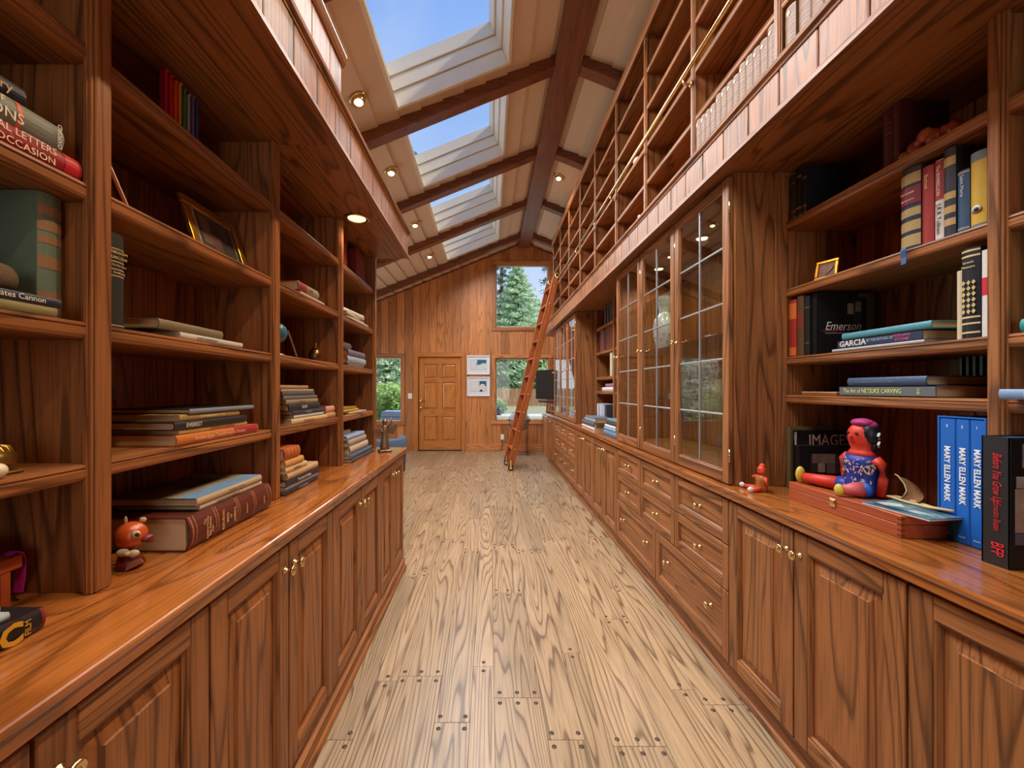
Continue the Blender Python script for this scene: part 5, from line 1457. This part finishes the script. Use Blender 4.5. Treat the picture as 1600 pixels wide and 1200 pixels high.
for k, (y, z, c, lb) in enumerate(((2.15, 1.3005, (190, 60, 50), 'red lacquer jar on the low glass shelf of the nearer cabinet'), (2.45, 1.3005, (60, 90, 120), 'blue glazed jar on the low glass shelf of the nearer cabinet'), (5.5, 1.6405, (200, 196, 186), 'white jar in the farther glass cabinet, nearer end'), (6.1, 1.6405, (90, 100, 130), 'blue-grey jar in the middle of the farther glass cabinet'))):
    root = thing('lidded_jar', lb, 'jar', (1.48, y, z))
    build(MB().lathe([(0, 0), (.035, 0), (.05, .04), (.045, .09), (.028, .105)], 16), 'body', plain('jar_glaze', c, .2, coat=.5), root); build(MB().lathe([(.032, .106), (.028, .115), (.006, .12), (.008, .13), (0, .134)], 14), 'lid', plain('jar_glaze', c, .2, coat=.5), root)

# ---- middle open bookcase and the counter before it
for k, (a, b, h, c, lb) in enumerate(((4.38, 4.43, .19, (60, 40, 44), 'dark brown standing book nearest the upright on the top middle shelf'), (4.45, 4.50, .2, (40, 34, 40), 'black standing book second on the top middle shelf'), (4.52, 4.56, .21, (66, 44, 40), 'dark maroon standing book third on the top middle shelf'), (4.6, 4.65, .19, (60, 46, 40), 'brown standing book fourth on the top middle shelf'), (4.7, 4.76, .2, (52, 36, 34), 'umber standing book fifth on the top middle shelf'))):
    stand(1, lb, a, b, Z4, h, .16, c, XT)
for k, (a, b, h, c, lb) in enumerate(((4.38, 4.70, .26, (96, 48, 30), 'broad brown album standing on the second middle shelf'), (4.72, 4.77, .25, (40, 32, 30), 'black standing book beside the broad brown album'), (4.79, 4.84, .255, (130, 50, 44), 'red standing book beside the black one on the second middle shelf'), (4.86, 4.93, .26, (110, 40, 36), 'dark red standing book at the far end of the second middle shelf'))):
    stand(1, lb, a, b, Z3, h, .2, c, XT, rounded=k > 0)
stand(1, 'blue-grey standing book nearest the upright on the third middle shelf', 4.40, 4.46, Z2, .26, .18, (92, 130, 150), XT); stand(1, 'cream standing book beside the blue-grey one on the third middle shelf', 4.47, 4.53, Z2, .262, .18, (206, 176, 130), XT)
lie(1, 'white book lying on the lowest middle shelf', 4.40, 4.84, Z1, .045, .2, (206, 206, 206), XT); lie(1, 'mauve book lying on the white book on the lowest middle shelf', 4.42, 4.70, Z1 + .0456, .040, .18, (140, 100, 112), XT)
root = thing('magazine_file', 'pair of pale grey binders standing on the counter below the middle shelves', 'binder', (1.30, 4.62, CT), R(-90))
for k in range(3):
    vo = build(MB().box(-.2 + k * .13, -.075 + k * .13, 0, .22, .0005, .27, c=.003), 'binder', plain('binder_card', ((150, 156, 172), (166, 170, 184), (56, 60, 68))[k], .5), root)
    build(MB().box(-.18 + k * .13, -.15 + k * .13, -.002, 0, .01, .26), 'label_strip', plain('binder_label', (206, 210, 220), .5), vo)
z = CT
for (a, b, t, c, lb) in ((4.22, 4.80, .030, (196, 190, 184), 'pale book at the bottom of the big-format stack on the right counter'), (4.24, 4.78, .055, (60, 66, 74), 'dark thick book in the middle of the big-format stack'), (4.18, 4.66, .032, (126, 134, 142), 'grey book above the dark thick book in the big-format stack'), (4.2, 4.62, .020, (90, 100, 108), 'slate book on top of the big-format stack')):
    lie(1, lb, a, b, z, t, .30, c, 1.12, spine=tuple(min(255, v + 20) for v in c)) if False else lie(1, lb, a, b, z, t, .16, c, 1.115, spine=tuple(min(255, v + 20) for v in c)); z += t + .001
z = CT
for (a, b, t, c, lb) in ((3.52, 3.92, .050, (80, 112, 140), 'blue book at the bottom of the stack beside the nearer glass cabinet'), (3.54, 3.90, .032, (110, 146, 176), 'light blue book second in the stack beside the nearer glass cabinet'), (3.55, 3.88, .022, (214, 214, 214), 'white book third in the stack beside the nearer glass cabinet'), (3.52, 3.84, .034, (44, 50, 54), 'dark book fourth in the stack beside the nearer glass cabinet'), (3.52, 3.8, .026, (92, 120, 124), 'teal-grey book on top of the stack beside the nearer glass cabinet')):
    lie(1, lb, a, b, z, t, .2, c, 1.125, spine=tuple(min(255, v + 14) for v in c)); z += t + .001
root = thing('silver_trophy', 'small silver goblet on the counter behind the blue stack', 'goblet', (1.36, 4.06, CT))
build(MB().lathe([(.05, 0), (.048, .008), (.012, .02), (.010, .10), (.03, .13), (.05, .2), (.052, .26), (.046, .26)], 18), 'cup', STEEL, root); build(MB().box(-.055, .055, -.055, .055, .0, .003), 'foot', BLACK, root)

# ================================================================== FAR END
# ---- library ladder
root = thing('library_ladder', 'oak library ladder leaning on the brass rail of the upper bookcase', 'ladder', (.32, 6.85, 0))
O = Vector((.32, 6.85, 0))
near0, near1 = Vector((.352, 6.64, .075)), Vector((1.125, 6.73, 3.25))
far0, far1 = Vector((.300, 7.10, .075)), Vector((1.073, 7.19, 3.25))
def bar(mb, a, b, u, w, h, ax='z', c=.003):
    """a rectangular bar from a to b; u roughly the direction of the width"""
    d = (b - a); L = d.length; d.normalize()
    n = d.cross(u).normalized(); u = n.cross(d).normalized()
    M = Matrix((u.to_4d(), n.to_4d(), d.to_4d(), Vector((0, 0, 0, 1)))).transposed()
    for i in range(3): M[3][i] = 0
    M[0][3], M[1][3], M[2][3] = a
    M[3][3] = 1
    mb.box(-w / 2, w / 2, -h / 2, h / 2, 0, L, c=c, ax='z', M=M)
    return mb
lean = Vector((1, .11, 0))
for (a, b) in ((near0, near1), (far0, far1)):
    build(bar(MB(), a - O, b - O, lean, .105, .026), 'rail', LADW, root)
for k in range(10):
    f = (k + .9) / 10.4
    a, b = near0.lerp(near1, f), far0.lerp(far1, f)
    build(bar(MB(), a - O, b - O, lean, .10, .022), 'rung', LADW, root)
    for p, q in ((a, b), (b, a)):
        dd = (p - q).normalized()
        build(MB().tube([tuple(p - O - dd * .004), tuple(p - O + dd * .018)], .009, 8), 'bolt', BRASS, root)
for (p, nm) in ((near0, 'n'), (far0, 'f')):
    c = p - O + Vector((.0, -.03, -.01))
    w = build(MB().lathe([(.01, -.02), (.045, -.02), (.05, -.012), (.05, .012), (.045, .02), (.01, .02)], 16, (c.x, c.y, -.0 + .0505), 'y'), 'wheel', BLACK, root)
    build(MB().lathe([(.018, -.022), (.03, -.0225), (.03, .0225), (.018, .022)], 14, (c.x, c.y, .0505), 'y'), 'wheel_hub', BRASS, w)
    build(MB().box(c.x - .012, c.x + .012, c.y - .028, c.y - .022, .045, .17, c=.002), 'wheel_bracket', BRASS, root)
for p in (near1, far1):
    c = p - O
    build(MB().tube([(c.x - .02, c.y, c.z - .1), (c.x - .01, c.y, c.z + .05), (c.x + .02, c.y, c.z + .075), (c.x + .048, c.y, c.z + .05), (c.x + .05, c.y, c.z + .0)], .009, 8), 'hook', BRASS, root)
    build(MB().lathe([(.008, -.012), (.026, -.012), (.026, .012), (.008, .012)], 14, (c.x + .028, c.y, c.z - .010), 'y'), 'roller', BRASS, root)

# ---- floor globe on a wire stand
root = thing('floor_globe', 'grey floor globe on a thin metal stand by the low window', 'globe', (.617, 8.22, 0))
build(MB().ball((0, 0, .70), .198, n=28, m=18), 'ball', plain('antique_globe', (150, 156, 160), .4, var=.55, scale=9), root)
IRON = plain('dark_iron', (66, 66, 70), .4, .8)
build(MB().tube([(.235 * math.cos(a), .235 * math.sin(a), .715) for a in [k * PI / 16 for k in range(33)]], .008, 6), 'horizon_ring', IRON, root)
build(MB().tube([(.212 * math.sin(a), .0, .70 + .212 * math.cos(a)) for a in [k * PI / 12 for k in range(25)]], .005, 6), 'meridian_ring', IRON, root)
for k in range(4):
    a = PI / 4 + k * PI / 2
    build(MB().tube([(.235 * math.cos(a), .235 * math.sin(a), .735), (.225 * math.cos(a), .225 * math.sin(a), .4), (.215 * math.cos(a), .215 * math.sin(a), .0)], .007, 6), 'leg', IRON, root)
build(MB().tube([(.2 * math.cos(a), .2 * math.sin(a), .03) for a in [k * PI / 16 for k in range(33)]], .006, 6), 'floor_ring', IRON, root)

# ---- television on a stand at the counter end
tvM = math.atan2(.65, -.28)
root = thing('television', 'black flat television on a stand turned toward the room at the counter end', 'television', (1.055, 7.38, CT), rot=(0, 0, R(-66)))
TVB = plain('screen_black', (3, 4, 4), .55, var=.02)
build(MB().box(-.36, .36, -.02, .025, .25, .80, c=.006), 'housing', BLACK, root)
build(MB().box(-.348, .348, -.0215, -.0202, .268, .788), 'screen', TVB, root)
build(MB().box(-.30, .30, .0, .03, .19, .225, c=.004), 'soundbar', plain('dark_blue_plastic', (34, 40, 56), .4), root)
for sx in (-.06, .10):
    build(MB().box(sx - .012, sx + .012, .03, .05, .01, .45, c=.002, M=Matrix.Rotation(R(6), 4, 'Y')), 'stand_post', STEEL, root)
build(MB().box(-.09, .15, .03, .16, .0005, .012, c=.003), 'stand_base', BLACK, root)
# ---- basket of dried flowers
root = thing('flower_basket', 'small basket of dried pink flowers on the counter beside the television', 'flowers', (1.155, 6.95, CT))
build(MB().lathe([(0, 0), (.06, 0), (.08, .07), (.075, .075), (.055, .02), (0, .02)], 16), 'basket', BARK, root)
random.seed(3)
for k in range(16):
    a, rr = random.uniform(0, 2 * PI), random.uniform(.01, .075)
    hh = random.uniform(.11, .20)
    x, y = rr * math.cos(a), rr * math.sin(a)
    fl = build(MB().tube([(x * .4, y * .4, .03), (x, y, hh)], .0025, 5), 'stem', plain('dry_stem', (110, 100, 70), .8), root)
    build(MB().ball((x, y, hh), .022, .022, .016, 8, 6), 'bloom', plain('dried_bloom', ((150, 110, 110), (176, 150, 136), (120, 84, 84))[k % 3], .8, var=.4, scale=100), fl)

# ---- framed polar bear photographs
WF = plain('white_frame', (226, 226, 230), .4, var=.03)
for k, (z0, z1) in enumerate(((1.672, 2.088), (1.198, 1.622))):
    h = z1 - z0
    shapes = [((.15, .24), (.85, .24), (.85, .78), (.15, .78)), ((.42, .40), (.85, .40), (.85, .78), (.46, .78)), ((.38, .26), (.80, .26), (.85, .40), (.84, .58), (.70, .60), (.56, .52), (.42, .50)), ((.17, .28), (.40, .28), (.38, .52), (.44, .76), (.17, .76))] if k == 0 else \
             [((.15, .24), (.85, .24), (.85, .78), (.15, .78)), ((.55, .52), (.85, .52), (.85, .78), (.55, .78)), ((.50, .30), (.56, .26), (.78, .26), (.82, .46), (.76, .62), (.64, .64), (.54, .54)), ((.54, .24), (.70, .24), (.66, .36), (.58, .33)), ((.17, .28), (.50, .26), (.52, .48), (.46, .76), (.17, .76))]
    cols = [(168, 178, 184), (26, 100, 138), (206, 212, 206), (206, 210, 214)] if k == 0 else [(186, 192, 196), (22, 88, 124), (210, 214, 208), (28, 44, 90), (210, 214, 216)]
    M_ = frame(('white-framed photograph of a white bear by blue water, upper of the pair', 'white-framed photograph of a white bear, lower of the pair')[k], (-.245, YE - .028, z0), 0.0, .50, h, .026, .022, WF, None, 0.0, (216, 216, 222), group='framed photographs beside the door')
    base = .026
    for i, (sh, rgb) in enumerate(zip(shapes, cols)):
        build(MB().prism([(-.25 + a * .5, b * h) for a, b in sh], 'y', base * .53 - .0006 * (i + 1), base * .54), 'print', plain('photo_print', rgb, .35, var=.2, scale=20), M_)

# ---- blue tub chair beyond the left counter
root = thing('tub_chair', 'blue upholstered round-backed chair beyond the left counter', 'chair', (-1.62, 6.0, 0), R(200))
BLU = plain('blue_upholstery', (74, 96, 124), .8, var=.2, scale=120)
v, f = [], []
n = 20
for i in range(n + 1):
    a = R(-20) + R(220) * i / n
    for (rr, z) in ((.34, .12), (.36, .45), (.36, .60), (.33, .64), (.27, .62), (.25, .45), (.25, .12)):
        v.append((rr * math.cos(a), rr * math.sin(a), z))
for i in range(n):
    for j in range(7):
        f.append((i * 7 + j, (i + 1) * 7 + j, (i + 1) * 7 + (j + 1) % 7, i * 7 + (j + 1) % 7))
f.append(tuple(range(7))[::-1]); f.append(tuple(range(n * 7, n * 7 + 7)))
build(MB().add(v, f, smooth=True), 'backrest', BLU, root)
build(MB().lathe([(0, .12), (.25, .12), (.25, .38), (.23, .42), (0, .44)], 24), 'seat', BLU, root)
for k in range(4):
    a = PI / 4 + k * PI / 2
    build(MB().lathe([(.015, 0), (.025, .12)], 10, (.24 * math.cos(a), .24 * math.sin(a), 0)), 'leg', BEAMW, root)
# tufted armchair and a low round table, seen in the cabinet glass
root = thing('armchair', 'tufted dark armchair in the sitting area seen in the glass reflection', 'armchair', (-2.75, 5.2, 0), R(120))
ARM = plain('mauve_velvet', (108, 80, 88), .8, var=.2, scale=80)
build(MB().box(-.35, .35, -.32, .3, .14, .42, c=.05), 'seat', ARM, root); build(MB().box(-.36, .36, .3, .42, .14, .9, c=.05), 'backrest', ARM, root)
for s in (-1, 1):
    build(MB().box(s * .36 - .07, s * .36 + .07, -.34, .4, .14, .6, c=.05), 'armrest', ARM, root)
    for y in (-.26, .34): build(MB().lathe([(.015, 0), (.028, .14)], 10, (s * .33, y, 0)), 'leg', BEAMW, root)

# ================================================================== OUTDOORS
ground = st(build(MB().box(-30, 30, YE + .15, 70, -.35, -.12), 'ground', plain('meadow_ground', (140, 150, 96), .9, var=.4, scale=.8)), 'green ground outside')
pat = MB()
for i in range(6):
    for j in range(4):
        pat.box(-3.6 + i * 1.2 + .01, -2.4 + i * 1.2 - .01, YE + .4 + j * 1.2 + .01, YE + 1.6 + j * 1.2 - .01, -.115, -.07, c=.004, ax='x')
st(build(pat, 'patio_pavement', plain('pale_patio_stone', (232, 234, 232), .7, var=.06, scale=6)), 'pale stone patio outside the windows')
bank = MB().prism([(14.5, -.118), (24, .62), (60, 1.0), (60, -.118)], 'x', -30, 30)
st(build(bank, 'hill', plain('dry_bank', (166, 166, 130), .9, var=.3, scale=1.2)), 'dry bank rising behind the patio')

root = thing('garden_fence', 'cedar board fence behind the patio', 'fence', (0, 21.5, .40))
for k in range(64):
    x = -7 + k * .22
    build(MB().box(x, x + .20, 0, .02, 0, .96 + .01 * (k % 3), c=.004), 'board', FENCEW, root)
for z in (.2, .75): build(MB().box(-7, 7.1, .021, .06, z, z + .07, ax='x'), 'rail', FENCEW, root)
for k in range(7): build(MB().box(-7 + k * 2.3, -6.9 + k * 2.3, .021, .12, -.3, 1.0, c=.005), 'post', FENCEW, root)

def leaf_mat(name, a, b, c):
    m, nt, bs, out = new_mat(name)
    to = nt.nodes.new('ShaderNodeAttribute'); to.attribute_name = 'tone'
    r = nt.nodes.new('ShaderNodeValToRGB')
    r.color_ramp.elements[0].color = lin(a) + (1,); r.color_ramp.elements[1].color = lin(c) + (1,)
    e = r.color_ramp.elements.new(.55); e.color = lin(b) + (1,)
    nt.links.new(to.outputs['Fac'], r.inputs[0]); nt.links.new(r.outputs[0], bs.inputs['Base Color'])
    bs.inputs['Roughness'].default_value = .6
    tr = nt.nodes.new('ShaderNodeBsdfTranslucent'); nt.links.new(r.outputs[0], tr.inputs[0])
    mx = nt.nodes.new('ShaderNodeMixShader'); mx.inputs[0].default_value = .35
    nt.links.new(bs.outputs[0], mx.inputs[1]); nt.links.new(tr.outputs[0], mx.inputs[2]); nt.links.new(mx.outputs[0], out.inputs[0])
    return m
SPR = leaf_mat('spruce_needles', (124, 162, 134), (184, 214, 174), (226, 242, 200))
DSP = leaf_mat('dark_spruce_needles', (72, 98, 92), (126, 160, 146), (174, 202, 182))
LFY = leaf_mat('bright_leaves', (122, 164, 94), (186, 218, 132), (230, 244, 180))
TRK = plain('tree_bark', (92, 72, 56), .9, var=.4, scale=12)
random.seed(21)
def leaf(mb, c, s, tone):
    d1 = Vector((random.uniform(-1, 1), random.uniform(-1, 1), random.uniform(-.6, .6))).normalized()
    d2 = d1.cross(Vector((random.uniform(-1, 1), random.uniform(-1, 1), random.uniform(-1, 1)))).normalized()
    a, b = d1 * s, d2 * s * .45
    mb.add([tuple(c - a), tuple(c + b), tuple(c + a), tuple(c - b)], [(0, 1, 2, 3)], tone=tone)
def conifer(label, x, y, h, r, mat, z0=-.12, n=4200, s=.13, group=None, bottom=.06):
    root = thing('spruce_tree', label, 'tree', (x, y, z0), group=group)
    build(MB().lathe([(.03 * h, 0), (.012 * h, h * .6), (.003 * h, h)], 10), 'trunk', TRK, root)
    br, nd = MB(), MB()
    k = 0
    per = 70
    nb = n // per
    for i in range(nb):
        q = (i + random.random()) / nb
        z = h * (bottom + (.985 - bottom) * q)
        L = r * (1 - q) ** .85 * random.uniform(.75, 1.12) + .08
        a = i * 2.399
        tip = Vector((L * math.cos(a), L * math.sin(a), -L * .22 + .1 * L))
        br.tube([(0, 0, z), (tip.x * .5, tip.y * .5, z + tip.z * .25), (tip.x, tip.y, z + tip.z)], .02, 4, r_end=.005)
        for j in range(per):
            f = random.random() ** .6
            p = Vector((tip.x * f, tip.y * f, z + tip.z * f)) + Vector((random.gauss(0, .07 * L + .03), random.gauss(0, .07 * L + .03), random.gauss(-.05, .05)))
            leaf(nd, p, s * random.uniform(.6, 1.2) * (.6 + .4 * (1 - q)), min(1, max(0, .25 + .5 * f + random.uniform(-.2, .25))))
    build(br, 'branches', TRK, root)
    nd_o = build(nd, 'needles', mat, root); nd_o['kind'] = 'stuff'
def bushy(label, x, y, z0, h, r, mat, n=3000, s=.11, name='leafy_tree', cat='tree', trunk=.3, sq=1.0, group=None):
    root = thing(name, label, cat, (x, y, z0), group=group)
    build(MB().tube([(0, 0, 0), (.05 * r, .02, h * .5), (0, 0, h * .85)], .05 * r + .02, 8, r_end=.01), 'trunk', TRK, root)
    nd = MB()
    blobs = []
    for k in range(16):
        a, e = random.uniform(0, 2 * PI), random.uniform(-.9, 1)
        rr = random.uniform(.35, .8)
        cz = h * trunk + (h * (1 - trunk)) * (.5 + .42 * e)
        blobs.append((Vector((r * rr * math.cos(a) * (1 - .4 * abs(e)), r * rr * math.sin(a) * (1 - .4 * abs(e)), cz)), r * random.uniform(.3, .5)))
    for i in range(n):
        c, br_ = blobs[i % len(blobs)]
        d = Vector((random.gauss(0, 1), random.gauss(0, 1), random.gauss(0, 1))).normalized()
        p = c + d * br_ * random.uniform(.55, 1.05) * Vector((1, 1, sq)).length / 1.732
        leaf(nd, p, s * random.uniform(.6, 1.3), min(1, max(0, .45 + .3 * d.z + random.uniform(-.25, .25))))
    o = build(nd, 'foliage', mat, root); o['kind'] = 'stuff'
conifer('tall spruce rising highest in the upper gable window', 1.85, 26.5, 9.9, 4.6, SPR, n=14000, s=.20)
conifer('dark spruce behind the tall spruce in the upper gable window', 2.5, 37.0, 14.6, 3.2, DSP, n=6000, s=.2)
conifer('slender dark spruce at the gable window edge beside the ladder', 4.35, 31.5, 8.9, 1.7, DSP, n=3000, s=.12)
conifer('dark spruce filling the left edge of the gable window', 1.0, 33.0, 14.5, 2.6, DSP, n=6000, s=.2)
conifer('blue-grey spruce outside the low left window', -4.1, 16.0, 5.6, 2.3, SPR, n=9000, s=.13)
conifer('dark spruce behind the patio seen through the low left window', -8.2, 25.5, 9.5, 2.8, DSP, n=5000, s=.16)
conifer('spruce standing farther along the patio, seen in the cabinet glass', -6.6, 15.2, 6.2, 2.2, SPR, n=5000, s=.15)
bushy('round leafy shrub farther along the patio, seen in the cabinet glass', -5.3, 12.6, -.12, 1.7, .9, LFY, 2200, .10, 'leafy_shrub', 'shrub', .1)
bushy('bright green leafy shrub outside the low left window', -3.25, 13.2, -.12, 1.5, .75, LFY, 2600, .09, 'leafy_shrub', 'shrub', .1)
bushy('leafy tree behind the fence seen through the low right window', .7, 24.5, .5, 3.6, 1.9, SPR, 4200, .14, trunk=.15)
bushy('pale leafy tree behind the fence beside the ladder', 2.9, 25.5, .5, 3.4, 1.8, LFY, 3600, .14, trunk=.15)
bushy('low shrub in front of the fence', .3, 17.5, .05, .7, .55, SPR, 1400, .07, 'leafy_shrub', 'shrub', .05)
bushy('tall leafy tree whose crown shows through the second skylight', -2.72, 13.3, -.12, 9.7, 1.0, DSP, 2600, .12, trunk=.55)
# conifer bough hanging beside the gable window
root = thing('spruce_tree', 'overhanging spruce bough at the right side of the gable window', 'tree', (2.95, 15.5, -.12))
build(MB().lathe([(.14, 0), (.10, 5.0), (.04, 8.0)], 10), 'trunk', TRK, root)
nd, br = MB(), MB()
for k in range(9):
    z = 4.6 + k * .42; tip = Vector((-.95 + .06 * (k % 3), -.2 + .1 * (k % 4), z - .15))
    br.tube([(0, 0, z + .1), tuple(tip)], .025, 5, r_end=.006)
    for j in range(170):
        f = random.random(); p = Vector((0, 0, z + .1)).lerp(tip, f) + Vector((random.gauss(0, .06), random.gauss(0, .06), random.gauss(-.06, .06)))
        leaf(nd, p, .06, random.uniform(0, .6))
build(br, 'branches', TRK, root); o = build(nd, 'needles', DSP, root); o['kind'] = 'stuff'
# outdoor bench with blue cushions
root = thing('garden_bench', 'white garden bench with stacked blue cushions outside the low left window', 'bench', (-2.6, 10.3, -.07))
WB = plain('white_bench_paint', (226, 226, 222), .5)
for k in range(4): build(MB().box(-1.0, 1.0, -.3 + k * .15, -.17 + k * .15, .40, .43, c=.004, ax='x'), 'slat', WB, root)
for sx in (-.95, .95):
    for sy in (-.27, .25): build(MB().box(sx - .03, sx + .03, sy - .03, sy + .03, 0, .40), 'leg', WB, root)
CBL = plain('blue_cushion', (170, 192, 220), .8, var=.1); CBP = plain('violet_cushion', (190, 188, 216), .8, var=.1)
for k, (mt, lb) in enumerate(((CBP, 'violet-blue'), (CBL, 'deep blue'), (CBL, 'top deep blue'))):
    solo(MB().box(-2.74, -1.80, 10.05, 10.55, .361 + k * .145, .361 + k * .145 + .14, c=.03), 'seat_cushion', mt, '%s cushion stacked on the garden bench outside' % lb, 'cushion', (-2.27, 10.3, .361 + k * .145), 'cushions on the garden bench')
# white patio table and a small grill ball
root = thing('patio_table', 'long white patio table outside the low right window', 'table', (.9, 10.9, -.07))
build(MB().box(-1.2, 1.3, -.45, .45, .68, .72, c=.006, ax='x'), 'top', WB, root)
for sx in (-1.1, 1.2):
    for sy in (-.38, .38): build(MB().box(sx - .03, sx + .03, sy - .03, sy + .03, 0, .68), 'leg', WB, root)
root = thing('garden_lantern', 'small dark round lantern on the patio table', 'lantern', (.25, 10.75, .6505))
build(MB().ball((0, 0, .12), .10, .10, .11), 'globe', plain('dark_grey_glass', (84, 92, 104), .3), root); build(MB().lathe([(.07, 0), (.07, .02)], 14), 'base', IRON, root)
